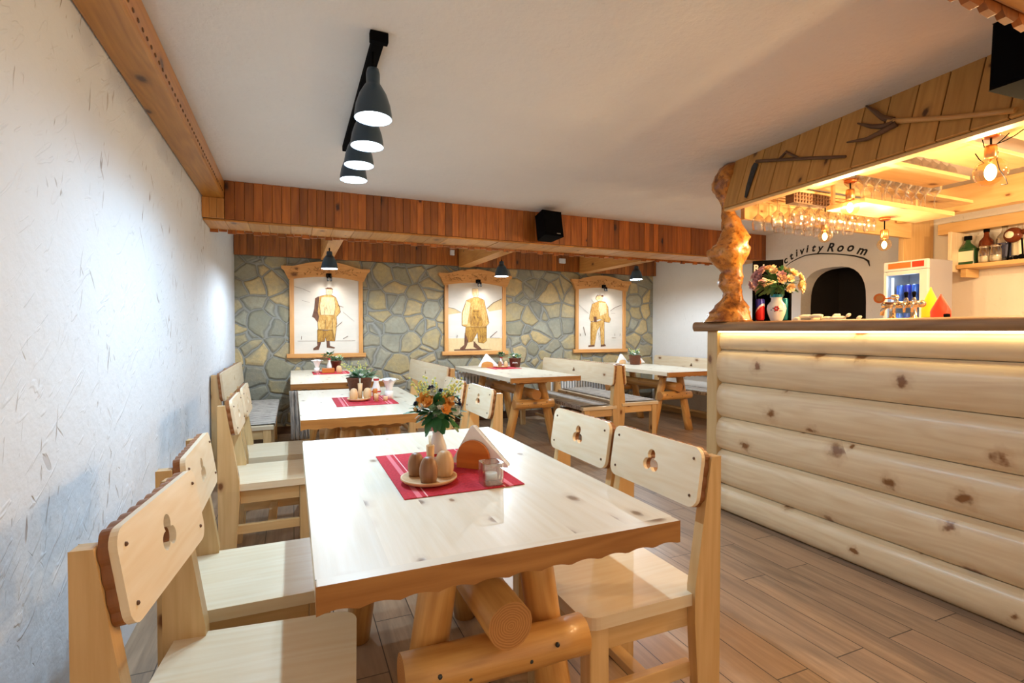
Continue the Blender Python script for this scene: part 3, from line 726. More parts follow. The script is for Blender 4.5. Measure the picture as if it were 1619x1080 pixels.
# ------------------------------------------------------------ stone wall pictures
def poly_local(pts, ox, oy, sx, sy, box):
    return [((x - ox) / sx * box[0], (oy - y) / sy * box[1]) for x, y in pts]
def picture(lab, xl, xr, figs, lines, src, spotx):
    """src = (x0,x1,ytop,ybot) of the panel in sketch units"""
    cx = (xl + xr) / 2; w = xr - xl; zb, zt = .908, 1.86; Yp = YB - .012
    t = thing('framed_picture', lab, 'picture', (cx, Yp, zb))
    h = zt - zb; fw = .05
    b = MB()
    for s in (-1, 1): b.box(s * (w / 2 - fw) if s > 0 else -w / 2, w / 2 if s > 0 else -w / 2 + fw, -.035, 0, 0, h, g=2)
    b.box(-w / 2 - .035, w / 2 + .035, -.04, 0, -.005, .045, g=0)
    b.build('frame', M['frame'], t, bevel=.004)
    b = MB(); n = 70
    for i in range(n): 
        x = -w / 2 - .03 + (w + .06) * i / n; b.box(x, x + .008, -.04, -.002, -.014, -.0055)
    b.build('beaded_edge', M['scallop'], t)
    # carved header
    hw = w / 2 + .085; hz = 1.00; out = []
    out += [(-hw, 1.085), (-hw, 1.055), (-hw + .03, 1.03), (-hw + .055, .97), (-w / 2 - .005, .925)]
    for i in range(13): x = -w / 2 + .04 + (w - .08) * i / 12; out.append((x, .928 + .045 * math.cos(math.pi * x / w) ** 1.0))
    out += [(w / 2 + .005, .925), (hw - .055, .97), (hw - .03, 1.03), (hw, 1.055), (hw, 1.085)]
    for i in range(25):
        x = hw - 2 * hw * i / 24; q = abs(x) / hw
        if i in (0, 24): continue
        z = 1.085 + .07 * max(0, math.cos(min(1, q / .72) * math.pi / 2)) ** .9 if q < .72 else 1.085
        out.append((x, z))
    b = MB(); b.prism(out, 0, .05, basis((0, 0, 0), (1, 0, 0), (0, 0, 1), (0, -1, 0)), g=0); H = b.build('header', M['frame'], t, bevel=.005)
    b = MB()
    for i in range(60):
        x = rnd.uniform(-hw * .82, hw * .82); z = rnd.uniform(.99, 1.05 + .05 * (1 - abs(x) / hw)); a = rnd.uniform(0, 3.1)
        b.tube([(x - .014 * math.cos(a), -.052, z - .010 * math.sin(a)), (x, -.054, z + .004), (x + .014 * math.cos(a), -.052, z + .010 * math.sin(a))], .0035, 5)
    b.build('carving', M['edge'], H)
    b = MB(); b.box(-w / 2 + fw - .004, w / 2 - fw + .004, -.012, 0, .04, .975); P = b.build('panel', M['canvas'], t)
    pw, ph = w - 2 * fw, .93 - .045
    X = lambda x: -pw / 2 + (x - src[0]) / (src[1] - src[0]) * pw
    Z = lambda y: .045 + (src[3] - y) / (src[3] - src[2]) * ph
    for k, (mat, pts) in enumerate(figs):
        b = MB(); d = .0125 + .0005 * k; b.prism([(X(x), Z(y)) for x, y in pts], d - .0012, d, basis((0, 0, 0), (1, 0, 0), (0, 0, 1), (0, -1, 0)))
        o = b.build('painted_shape', M[mat], P)
        if mat in ('gold', 'skin', 'ochre') and len(pts) > 5:
            b = MB(); q = [(X(x), -.0125 - .0005 * k, Z(y)) for x, y in pts]
            for i in range(len(q)): b.tube([q[i], q[(i + 1) % len(q)]], rnd.choice((.0014, .002, .0026)), 5)
            cxm = sum(p[0] for p in q) / len(q); czm = sum(p[2] for p in q) / len(q)
            hx = max(abs(p[0] - cxm) for p in q); hz = max(abs(p[2] - czm) for p in q)
            for i in range(6):
                x = cxm + rnd.uniform(-.5, .5) * hx; z = czm + rnd.uniform(-.3, .5) * hz; L_ = rnd.uniform(.15, .4) * hz
                b.tube([(x, -.0128 - .0005 * k, z), (x + rnd.uniform(-.01, .01), -.0128 - .0005 * k, z - L_)], .0016, 4)
            b.build('painted_outline', M['umber'], o)
    b = MB()
    for pts, r in lines:
        b.tube([(X(x), -.0215, Z(y)) for x, y in pts], r, 5, sq=.4)
    b.build('painted_line', M['umber'], P)
    # picture spot
    s = thing('picture_spot', 'small dark spotlight on the carved header of the %s picture' % spotx, 'lamp', (cx + .02, Yp - .05, 1.87))
    b = MB(); b.box(-.03, .03, -.03, 0, 0, .05); b.build('bracket', M['black'], s, bevel=.004)
    b = MB(); b.tube([(-.014, -.05, .01), (-.014, -.075, -.045)], .013, 10); b.tube([(.02, -.05, .01), (.02, -.07, -.045)], .013, 10); b.tube([(-.014, -.03, .03), (-.014, -.05, .01)], .006, 6); b.tube([(.02, -.03, .03), (.02, -.05, .01)], .006, 6); b.build('spot_head', M['iron'], s)
    l = point((.0, -.15, .0), 5.5, (1, .93, .86), .02, s, 'SPOT', spot_size=R(130), spot_blend=1.)
    l.rotation_euler = (R(14), 0, 0)
    return t
L1 = [([(115, 150), (210, 175), (300, 215)], .002), ([(200, 320), (290, 345)], .0015), ([(690, 460), (830, 580)], .0015), ([(150, 830), (370, 830)], .0015), ([(600, 830), (840, 830)], .0015), ([(690, 805), (750, 770)], .003), ([(195, 770), (190, 810)], .003), ([(600, 660), (680, 585)], .003), ([(630, 375), (695, 395)], .003), ([(480, 560), (470, 690), (400, 680)], .003), ([(560, 540), (565, 800)], .002)]
F1 = [('skin', [(490, 165), (560, 160), (565, 215), (545, 250), (500, 250), (485, 215)]), ('umber', [(470, 170), (500, 148), (550, 148), (575, 172)]),
      ('umber', [(400, 262), (355, 290), (345, 420), (318, 525), (345, 540), (385, 600), (420, 610), (440, 400)]),
      ('gold', [(410, 262), (480, 245), (560, 245), (605, 275), (650, 400), (660, 460), (610, 520), (615, 600), (590, 830), (560, 835), (540, 690), (390, 690), (385, 600), (400, 520), (385, 460)]),
      ('skin', [(430, 270), (590, 270), (600, 400), (580, 500), (420, 500), (410, 380)]),
      ('ochre', [(380, 690), (480, 700), (560, 690), (590, 835), (485, 830), (478, 780), (465, 840), (380, 850)]),
      ('umber', [(375, 848), (425, 848), (410, 900), (395, 945), (330, 948), (330, 925), (380, 890)]), ('umber', [(487, 830), (525, 830), (530, 895), (590, 915), (585, 930), (490, 918)])]
F2 = [('hill', [(160, 460), (240, 475), (310, 520), (160, 545)]), ('hill', [(620, 460), (690, 390), (800, 340), (800, 470), (640, 500)]), ('hill', [(160, 830), (800, 830), (800, 985), (160, 985)]),
      ('umber', [(225, 965), (420, 958), (690, 970), (500, 980), (230, 978)]),
      ('skin', [(440, 225), (510, 220), (515, 300), (490, 335), (460, 330), (440, 290)]),
      ('gold', [(455, 330), (370, 370), (320, 520), (318, 670), (360, 690), (600, 690), (640, 640), (610, 500), (580, 360), (505, 325)]),
      ('skin', [(370, 375), (420, 400), (380, 660), (325, 665), (330, 520)]),
      ('ochre', [(440, 480), (520, 480), (560, 600), (560, 680), (420, 680)]),
      ('ochre', [(365, 690), (610, 690), (610, 860), (575, 890), (510, 880), (500, 760), (440, 870), (390, 880), (350, 850)]),
      ('umber', [(352, 760), (392, 860), (375, 915), (350, 970), (295, 965), (300, 945), (345, 910)]), ('umber', [(455, 860), (490, 900), (550, 960), (510, 970), (455, 935)])]
L2 = [([(160, 458), (230, 470), (310, 515)], .0025), ([(610, 465), (690, 390), (790, 340)], .004), ([(650, 820), (735, 745)], .004), ([(650, 825), (770, 828)], .002), ([(265, 790), (262, 820)], .004), ([(450, 500), (515, 500)], .003), ([(455, 560), (470, 580)], .004), ([(500, 560), (510, 580)], .004), ([(535, 680), (525, 720)], .003), ([(420, 430), (420, 660)], .002), ([(560, 700), (560, 880)], .002)]
F3 = [('skin', [(395, 290), (440, 275), (470, 300), (465, 350), (420, 365), (385, 330)]), ('umber', [(455, 275), (480, 275), (480, 300), (455, 300)]),
      ('gold', [(345, 400), (430, 355), (500, 365), (535, 430), (545, 560), (570, 600), (555, 650), (500, 640), (440, 600), (330, 640), (310, 600), (325, 500)]),
      ('skin', [(430, 380), (510, 380), (520, 520), (440, 560), (420, 470)]),
      ('gold', [(330, 640), (400, 640), (490, 600), (492, 960), (450, 950), (440, 700), (405, 760), (375, 955), (325, 955)]),
      ('ochre', [(325, 660), (350, 660), (345, 950), (325, 950)]),
      ('umber', [(300, 960), (375, 950), (375, 975), (300, 980)]), ('umber', [(448, 955), (500, 945), (512, 972), (448, 980)]), ('umber', [(360, 570), (395, 570), (400, 640), (365, 640)])]
L3 = [([(180, 410), (240, 470), (300, 530)], .002), ([(560, 490), (620, 440), (700, 405)], .003), ([(570, 520), (620, 520)], .002), ([(240, 710), (265, 825)], .006), ([(205, 800), (208, 830)], .005), ([(580, 858), (630, 858)], .003), ([(385, 320), (410, 265)], .004), ([(330, 340), (370, 390)], .003), ([(685, 800), (680, 835)], .005), ([(615, 800), (618, 835)], .004)]
picture('carved pine framed picture at left, painted man in a long ochre cloak', -.03, .81, F1, L1, (110, 885, 60, 990), 'left')
picture('carved pine framed picture in the middle, painted man in a wide coat before hills', 1.86, 2.74, F2, L2, (160, 800, 190, 985), 'middle')
picture('carved pine framed picture at right, painted piper in ochre trousers', 3.86, 4.75, F3, L3, (180, 715, 215, 1010), 'right')

# ------------------------------------------------------------ radiators, speakers, small wall boxes
def radiator(lab, x0, x1):
    t = thing('radiator', lab, 'radiator', ((x0 + x1) / 2, YB - .03, .12)); w = x1 - x0
    b = MB(); n = int(w / .045)
    for i in range(n): 
        x = -w / 2 + w * (i + .5) / n; b.box(x - .014, x + .014, -.09, -.02, 0, .56, g=2)
    b.build('fins', M['white'], t, bevel=.006)
    for s in (-1, 1):
        b = MB(); b.box(s * (w / 2 - .06) - .012, s * (w / 2 - .06) + .012, -.08, -.03, -.119, -.001, g=2); b.build('foot', M['white'], t)
    b = MB(); b.box(-w / 2, w / 2, -.075, -.03, .02, .07, g=0); b.box(-w / 2, w / 2, -.075, -.03, .49, .54, g=0); b.build('header_pipe', M['white'], t, bevel=.004)
radiator('white ribbed radiator under the stone wall left of the middle table', 1.75, 2.85)
radiator('white ribbed radiator seen under the back of the middle bench', 3.3, 4.45)
def speaker(lab, loc, rz, sx, sy, sz, tilt, logo):
    t = thing('wall_speaker', lab, 'speaker', loc, rz); Mx = Matrix.Rotation(tilt, 4, 'X')
    # front faces local -Y
    pr = [(-sx / 2, -sy / 2), (sx / 2, -sy / 2), (sx * .36, sy / 2), (-sx * .36, sy / 2)]
    b = MB(); b.prism(pr, -sz / 2, sz / 2, Mx); b.build('cabinet', M['black'], t, bevel=.008)
    b = MB(); b.box(-sx / 2 + .012, sx / 2 - .012, -sy / 2 - .006, -sy / 2 + .001, -sz / 2 + .012, sz / 2 - .012, M=Mx); b.build('grille', M['black'], t, bevel=.004)
    b = MB()
    for k in range(7):
        x = logo[0] - .021 + k * .006; b.box(x, x + .004, -sy / 2 - .0075, -sy / 2 - .005, logo[1], logo[1] + .009, M=Mx)
    b.build('badge', M['chrome'], t)
    b = MB(); b.tube([Mx @ Vector((0, sy / 2 - .02, sz * .3)), (0, sy / 2 + .02, sz * .35), (0, sy / 2 + .02, sz / 2 + .03)], .012, 8); b.build('bracket', M['black'], t)
    return t
p = at(868, 355, Y=4.2)
speaker('small black loudspeaker fixed before the red-brown crossbeam', (p.x, 4.22, 2.185), R(8), .215, .17, .235, R(-10), (.045, -.10))
speaker('big black loudspeaker near the top right corner under the dark beam', (2.32, .90, 2.165), R(-90), .20, .17, .235, R(-4), (.02, -.085))
b = MB(); b.box(-.05, .05, -.03, 0, -.035, .035); tag(b.build('junction_box', M['white'], loc=(4.05 - .45, YB - .085, 2.24), bevel=.006), 'white plastic box on the upper board band left of the right picture', 'box')
b = MB(); b.box(-.03, .03, -.03, 0, -.035, .035); tag(b.build('smoke_detector', M['white'], loc=(1.95, YB - .085, 2.26), bevel=.006), 'small white detector on the upper board band above the middle picture', 'detector')

# ------------------------------------------------------------ bar
YE = 2.65
t = thing('bar_counter', 'bar counter front of stacked pale pine half logs with warm light under its top', 'bar', (2.7, 1.1, 0))
seams = [0, .181, .415, .637, .87, 1.095, 1.221]
for i in range(6):
    z0, z1 = seams[i], seams[i + 1]; h = z1 - z0; n = 12
    prof = []
    for k in range(n + 1):
        a = k / n; q = 2 * a - 1; prof.append((-.052 * (1 - abs(q) ** 2.4) ** .62 * (1 if i < 5 else .5), z0 + .0015 + (h - .003) * a))
    prof = [(-.0, z0 + .0015)] + prof[1:-1] + [(0, z1 - .0015)]; prof += [(.03, z1 - .0015), (.03, z0 + .0015)]
    b = MB(); ny = 30; ys = [-1.9 + (YE - 1.1 + 1.9) * j / ny for j in range(ny + 1)]; so = rnd.uniform(0, 50); ru, rv = rnd.uniform(0, 20), rnd.uniform(0, 20)
    K = len(prof); arc = [0]
    for k in range(1, K): arc.append(arc[-1] + math.dist(prof[k], prof[k - 1]))
    for y in ys:
        for k, (x, z) in enumerate(prof): 
            wv = .006 * noise.noise(Vector((so, y * 1.1, 0))) if 0 < k < K - 3 else 0
            b.v.append((x + wv, y, z))
    for j in range(ny):
        for k in range(K - 1):
            a = j * K + k; b.face([a, a + 1, a + 1 + K, a + K], [(ys[j] + ru, arc[k] + rv), (ys[j] + ru, arc[k + 1] + rv), (ys[j + 1] + ru, arc[k + 1] + rv), (ys[j + 1] + ru, arc[k] + rv)], .5 + .0 * i, 0, k < K - 4)
    b.face([ny * K + k for k in range(K)][::-1], [(x, z) for x, z in prof][::-1], .5)
    b.build('log_siding', M['barlog'], t)
b = MB(); b.box(.031, .45, -1.9, YE - 1.1 + .09, 0, 1.221, g=1); b.build('carcass', M['barend'], t)
b = MB(); b.box(-.045, .03, YE - 1.1 + .001, YE - 1.1 + .095, 0, 1.221, g=2); b.build('end_post', M['barend'], t, bevel=.006)
b = MB(); b.box(-.050, -.030, -1.9, YE - 1.1 - .01, 1.212, 1.2212, g=1); b.build('light_strip', M['led'], t)
# slab
b = MB(); ny = 40; K = 10
xs = []
for j in range(ny + 1):
    y = -.8 + (2.83 + .8) * j / ny; wv = .008 * noise.noise(Vector((y * 1.7, 3, 0)))
    prof = [(2.615 + wv, 1.2225), (2.607 + wv, 1.235), (2.603 + wv, 1.250), (2.606 + wv, 1.268), (2.614 + wv, 1.278), (2.628, 1.2825), (2.9, 1.2835), (3.2, 1.2835), (3.2, 1.2225), (2.9, 1.2225)]
    for x, z in prof: b.v.append((x - 2.9, y - 1.0, z - 1.22))
arc = [0, .02, .035, .053, .066, .08, .35, .65, .71, 1.0, 1.3]
for j in range(ny):
    for k in range(K):
        a = j * K + k; a2 = j * K + (k + 1) % K; u0, u1 = j * .09, (j + 1) * .09
        b.face([a, a2, a2 + K, a + K], [(u0, arc[k]), (u0, arc[k + 1]), (u1, arc[k + 1]), (u1, arc[k])], .5, 0, k < 6)
b.face([k for k in range(K)], [(b.v[k][0], b.v[k][2]) for k in range(K)], .5)
b.face([ny * K + k for k in range(K)][::-1], [(b.v[k][0], b.v[k][2]) for k in range(K)][::-1], .5)
tag(b.build('bar_worktop', M['slab'], loc=(2.9, 1.0, 1.22), bevel=.003), 'thick brown wooden worktop with rounded edge running along the bar', 'worktop')

# gnarled trunk
rows = [(257, 1146, 1168), (266, 1137, 1169), (278, 1129, 1168), (290, 1126, 1163), (302, 1128, 1158), (315, 1136, 1156), (327, 1140, 1157), (340, 1138, 1162), (350, 1141, 1171), (362, 1144, 1177), (372, 1138, 1180), (385, 1130, 1181), (397, 1123, 1180), (408, 1124, 1179), (420, 1132, 1176), (430, 1141, 1174), (442, 1138, 1173), (452, 1139, 1172), (462, 1144, 1173), (474, 1143, 1176), (486, 1132, 1182), (497, 1120, 1187), (506, 1114, 1190)]
b = MB(); dC = 3.48; seg = 28; base = Vector((2.74, 2.63, 0)); prev = None
cl = []
for yy, a, c in rows:
    z = CAM_H + (524 - yy) / F_PX * dC; cc = (a + c) / 2; off = (cc - 1154) / F_PX * dC
    cl.append((base + _r * off + Vector((0, 0, z)), (c - a) / 2 / F_PX * dC * .98))
cl[0] = (Vector((cl[0][0].x, cl[0][0].y, ZC)), cl[0][1]); cl[-1] = (Vector((cl[-1][0].x, cl[-1][0].y, 1.2835)), cl[-1][1])
fine = []
for i in range(len(cl) - 1):
    for k in range(3): fine.append((cl[i][0].lerp(cl[i + 1][0], k / 3), cl[i][1] + (cl[i + 1][1] - cl[i][1]) * k / 3))
fine.append(cl[-1])
for p, r in fine:
    for k in range(seg):
        a = 2 * math.pi * k / seg; d = Vector((math.cos(a), math.sin(a), 0)); q = p + d * r
        nn = noise.noise(q * 11) * .24 + abs(noise.noise(q * 24 + Vector((3, 1, 2)))) * .26 - .06 + noise.noise(q * 60) * .06
        q = p + d * r * (1 + nn) - base; b.v.append((q.x, q.y, q.z - 1.2835))
for i in range(len(fine) - 1):
    for k in range(seg):
        a = i * seg + k; c = i * seg + (k + 1) % seg; b.face([a, a + seg, c + seg, c], [(0, 0), (1, 0), (1, 1), (0, 1)], .5, 0, True)
b.face(list(range(seg)), [(0, 0)] * seg, .5); b.face(list(range((len(fine) - 1) * seg, len(fine) * seg))[::-1], [(0, 0)] * seg, .5)
tag(b.build('tree_trunk', M['gnarl'], loc=(base.x, base.y, 1.2835)), 'gnarled varnished tree trunk standing on the far end of the bar top', 'trunk')

# canopy
t = thing('bar_canopy', 'slanted plank canopy hanging from the ceiling above the bar', 'canopy', (2.7, 1.0, ZC))
b = MB(); top = Vector((2.708, 0, ZC - .001)); bot = Vector((2.605, 0, 2.032)); dn = (bot - top); L = dn.length; dn.normalize(); nn = Vector((dn.z, 0, -dn.x))
y = -.7
while y < 2.57:
    y2 = min(2.57, y + .126)
    b.box(y, y2 - .004, 0, L, 0, .018, g=1, M=basis(top - Vector((2.7, 0, ZC)), (0, 1, 0), dn, -Vector((0, 1, 0)).cross(dn) * -1)); y = y2
VR = -math.atan(.06)
def vturn(b): 
    m = Matrix.Translation((0.012, 1.3, 0)) @ Matrix.Rotation(VR, 4, 'Z') @ Matrix.Translation((0, -2.3, 0)); b.v = [tuple(m @ Vector(v)) for v in b.v]; return b
vturn(b).build('valance', M['valance'], t, bevel=.002, bseg=1)
b = MB(); b.box(-.7, 2.568, .0, L, -.0075, -.0005, g=0, M=basis(top - Vector((2.7, 0, ZC)), (0, 1, 0), dn, -Vector((0, 1, 0)).cross(dn) * -1)); vturn(b).build('leak_stop_board', M['slab'], t)  # board added behind the planks to stop light leaking through the gaps
b = MB(); b.box(2.60 - 2.7, 2.66 - 2.7, -.7, 2.57, 2.014 - ZC, 2.031 - ZC, g=1); vturn(b).build('lower_trim', M['rack'], t, bevel=.003)
b = MB(); b.box(.03, .085, -.7, 2.5, -.06, -.001, g=1); vturn(b).build('ceiling_batten', M['rack'], t)
# end board and soffit slats, long rear beam
b = MB(); b.box(2.84 - 2.7, 4.70 - 2.7, 1.60, 1.635, 1.988 - ZC, 2.20 - ZC, g=0); b.build('end_board', M['rack'], t, bevel=.003)
for k, y in enumerate((2.30, 2.00, 1.70, 1.38, 1.06, .74)):
    b = MB(); x1 = (4.3, 4.3, 3.62, 3.60, 4.2, 4.2)[k]; b.box(2.665 - 2.7, x1 - 2.7, y - 1, y - 1 + .2, 2.10 - ZC, 2.12 - ZC, g=0); b.build('soffit_slat', M['rack'], t, bevel=.002)
b = MB(); b.box(4.47 - 2.7, 4.56 - 2.7, -1.7, 2.585 - 1, 2.09 - ZC, 2.28 - ZC, g=1); b.build('rear_beam', M['rack'], t, bevel=.005)
b = MB(); b.box(5.02 - 2.7, 5.135 - 2.7, -1.7, 2.58 - 1, 2.03 - ZC, 2.12 - ZC, g=1); b.build('wall_rail', M['rack'], t, bevel=.004)
b = MB(); b.box(4.70 - 2.7, 5.12 - 2.7, 1.66, 1.70, 0 - ZC + .001, 2.20 - ZC, g=2); b.build('plank_post', M['rack'], t, bevel=.003)
b = MB(); b.box(4.87 - 2.7, 5.13 - 2.7, 1.405, 1.43, 1.70 - ZC, 2.02 - ZC, g=2); b.build('shelf_side', M['pine'], t, bevel=.003)
# glass shelf
sh = thing('glass_shelf', 'hanging pine shelf with upright wine glasses under the canopy', 'shelf', (3.42, 2.0, 1.95))
b = MB(); b.box(-.44, .44, -.11, .12, 0, .028, g=0); b.build('board', M['rack'], sh, bevel=.003)
for hx in (-.41, .41):
    b = MB(); b.box(hx - .012, hx + .012, .09, .105, .029, .149, g=2); b.build('hanger', M['rack'], sh, bevel=.002)
b = MB(); b.box(-.16, .16, -.03, .03, 0, .09); 
for i in range(12):
    for k in range(4): b.sphere((-.145 + i * .0265, -.032, .012 + k * .022), .009, 6, 4)
tag(b.build('carved_block', M['oldwood'], loc=(2.98, 2.24, 2.009)), 'dark carved wooden block left of the upright wine glasses', 'block')

def wine_mesh():
    b = MB()
    prof = [(.034, 0), (.034, .002), (.006, .008), (.004, .02), (.004, .085), (.012, .095), (.03, .112), (.038, .135), (.038, .16), (.031, .195)]
    b.lathe(prof, 20); return b
wg = None
def glass_at(loc, up, lab, grp):
    global wg
    if wg is None:
        wg = wine_mesh().build('wine_glass', M['glass'], loc=loc); o = wg
    else:
        o = wg.copy(); COL.objects.link(o); o.location = loc
    o.rotation_euler = (0, 0, rnd.uniform(0, 6)) if up else (math.pi, 0, rnd.uniform(0, 6))
    tag(o, lab, 'glass', grp)
for r_, y in enumerate((2.44, 2.31, 2.18)):
    for k in range(8):
        glass_at((2.84 + k * .098 + r_ * .02, y + .05, 2.085), False, 'upside-down wine glass in the hanging rows behind the valance near the trunk', 'hanging wine glasses by the trunk')
for r_, y in enumerate((1.93, 2.015)):
    for k in range(8):
        glass_at((3.03 + k * .098 + r_ * .015, y, 1.979), True, 'upright wine glass on the hanging shelf under the canopy', 'upright wine glasses on the hanging shelf')
for k in range(7):
    glass_at((3.10 + k * .085, 1.80, 2.30), False, 'upside-down wine glass hanging from the upper slats above the glass shelf', 'upper hanging wine glasses')
b = MB()
for k in range(2): b.tube([(-.05, -.02 + k * .04, 0), (.62, -.02 + k * .04, 0)], .004, 6)
tag(b.build('glass_rail', M['brass'], loc=(3.07, 1.80, 2.302)), 'thin metal rail pair holding the upper hanging glasses', 'rail')
for y in (2.49, 2.36, 2.23):
    b = MB(); b.box(-.06, .80, -.03, -.012, 0, .012, g=0); b.box(-.06, .80, .012, .03, 0, .012, g=0)
    tag(b.build('glass_rail', M['rack'], loc=(2.80, y, 2.076)), 'slim pine rail holding the hanging wine glasses by the trunk', 'rail', 'glass rails by the trunk')

# filament bulbs
def fil_lamp(lab, px_, py_, X, rad, ztop, e):
    p = at(px_, py_, X=X); t = thing('filament_lamp', lab, 'lamp', (p.x, p.y, ztop)); z = p.z - ztop
    b = MB(); b.lathe([(.001, -.001), (.032, -.001), (.032, -.016), (.02, -.022), (.001, -.022)], 20); b.build('ceiling_rose', M['copper'], t)
    b = MB(); b.tube([(0, 0, -.02), (0, 0, z + rad + .05)], .004, 8); b.build('cord', M['black'], t)
    b = MB(); b.lathe([(.001, z + rad + .055), (.02, z + rad + .055), (.023, z + rad + .045), (.023, z + rad + .002), (.019, z + rad - .004), (.001, z + rad - .004)], 20); b.build('socket', M['brass'], t)
    b = MB(); b.lathe([(.016, z + rad)] + [(math.sin(a) * rad, z + math.cos(a) * rad) for a in [R(18 + 162 * i / 14) for i in range(14)]] + [(.0005, z - rad)], 24); b.build('glass_bulb', M['amberglass'], t)
    b = MB(); b.sphere((0, 0, z - rad * .02), rad * .34, 16, 10, sc=(1, 1, 1.75)); f = b.build('filament', M['fil'], t)  # solid glowing oval stands for the filament and its burned-out glare
    b = MB(); b.tube([(0, 0, z + rad * .98), (0, 0, z + rad * .6)], .005, 8); b.build('filament_stem', M['brass'], t)
    point((0, 0, z - rad * .72), e, (1, .76, .47), .01, t)
    return t
fil_lamp('big round filament bulb at the right under the bar canopy', 1566, 272, 2.86, .062, 2.10, 24)
fil_lamp('filament bulb left of the upright wine glasses', 1344, 328, 2.98, .048, 2.10, 18)
fil_lamp('small filament bulb hanging lowest below the hanging glasses', 1304, 374, 3.22, .040, 2.075, 15)
fil_lamp('filament bulb hanging under the glass shelf above the fridge', 1398, 387, 3.5, .040, 1.95, 15)
for nm, X_, Y_ in (('added filament bulb over the near end of the bar, unseen beyond the right edge', 4.15, .95), ('added unseen filament bulb nearest the camera end of the bar', 3.2, .30)):  # two unseen bulbs added to brighten the wall behind the bar
    t = thing('filament_lamp', nm, 'lamp', (X_, Y_, 2.10)); z = -.17; rad = .048
    b = MB(); b.lathe([(.001, -.001), (.032, -.001), (.032, -.016), (.001, -.022)], 20); b.build('ceiling_rose', M['copper'], t)
    b = MB(); b.tube([(0, 0, -.02), (0, 0, z + rad + .05)], .004, 8); b.build('cord', M['black'], t)
    b = MB(); b.lathe([(.02, z + rad + .055), (.023, z + rad + .045), (.019, z + rad - .004)], 20); b.build('socket', M['brass'], t)
    b = MB(); b.sphere((0, 0, z), rad, 20, 12); b.build('glass_bulb', M['amberglass'], t)
    b = MB(); b.tube([(0, 0, z + .03), (0, 0, z - .02)], .004, 6); b.build('filament', M['fil'], t)
    point((0, 0, z), 55, (1, .76, .50), .02, t)
# little wire tangle by the big bulb
b = MB()
for pts in ([(1567, 232), (1577, 227), (1590, 222), (1605, 214), (1619, 204)], [(1577, 227), (1588, 218), (1596, 210)], [(1568, 234), (1578, 240), (1576, 252), (1580, 268), (1590, 282), (1593, 291), (1583, 292)], [(1542, 243), (1548, 252), (1556, 258), (1546, 262), (1543, 270)]):
    b.tube([at(*q, X=2.90) - Vector((2.9, 1.3, 2.0)) for q in pts], .0022, 5)
b.tube([(0, .0, .00), (0, .02, .1)], .002, 5)
tag(b.build('fairy_light_wire', M['black'], loc=(2.9, 1.3, 2.0)), 'thin dark looping wire around the big filament bulb', 'wire')

# tools on the valance
def vp(x, y, lift=.02):
    p = at(x, y, X=2.65)
    for _ in range(9):
        f = (ZC - p.z) / (ZC - 2.032); p = at(x, y, X=2.72 + (p.y - 2.3) * .06 - .103 * f - lift)
    return p
O = vp(1260, 246)
t = thing('scythe', 'old hand scythe with a curved grey blade nailed to the canopy planks', 'scythe', O)
b = MB(); b.tube([vp(*q, .03) - O for q in ((1196, 255), (1230, 253), (1270, 250.5), (1310, 249), (1337, 247.5))], [.010, .009, .009, .009, .007], 8); b.build('handle', M['oldwood'], t)
b = MB(); tri = [vp(*q, .032) - O for q in ((1232, 252), (1243, 240), (1262, 250))]
b.tube(tri, .008, 6); b.build('grip', M['oldwood'], t)
b = MB()
out_ = [(1193, 257), (1189, 264), (1185, 278), (1180, 296), (1177.5, 312), (1180.5, 313), (1186, 297), (1192, 280), (1199, 259)]
vv = [vp(*q, .024) - O for q in out_]; nb = len(b.v); b.v += [tuple(v) for v in vv] + [tuple(v + Vector((-.004, 0, 0))) for v in vv]; k = len(vv)
b.face(list(range(k)), [(0, 0)] * k, .5); b.face(list(range(k, 2 * k))[::-1], [(0, 0)] * k, .5)
for i in range(k): b.face([i, (i + 1) % k, k + (i + 1) % k, k + i], [(0, 0)] * 4, .5)
b.build('blade', M['iron'], t)
O = vp(1440, 190)
t = thing('wooden_pitchfork', 'old three-pronged wooden pitchfork fixed across the canopy planks', 'pitchfork', O)
b = MB(); b.tube([vp(*q, .03) - O for q in ((1405, 193), (1440, 190), (1500, 186), (1560, 180), (1606, 174))], [.016, .012, .011, .011, .012], 10); b.build('handle', M['log'], t)
for pts in ([(1412, 191), (1395, 186), (1380, 174), (1369, 167)], [(1414, 194), (1395, 200), (1378, 200), (1356, 195)], [(1418, 195), (1395, 208), (1370, 220), (1339, 225)]):
    b = MB(); b.tube([vp(*q, .03) - O for q in pts], [.016, .013, .010, .004], 8); b.build('prong', M['oldwood'], t)

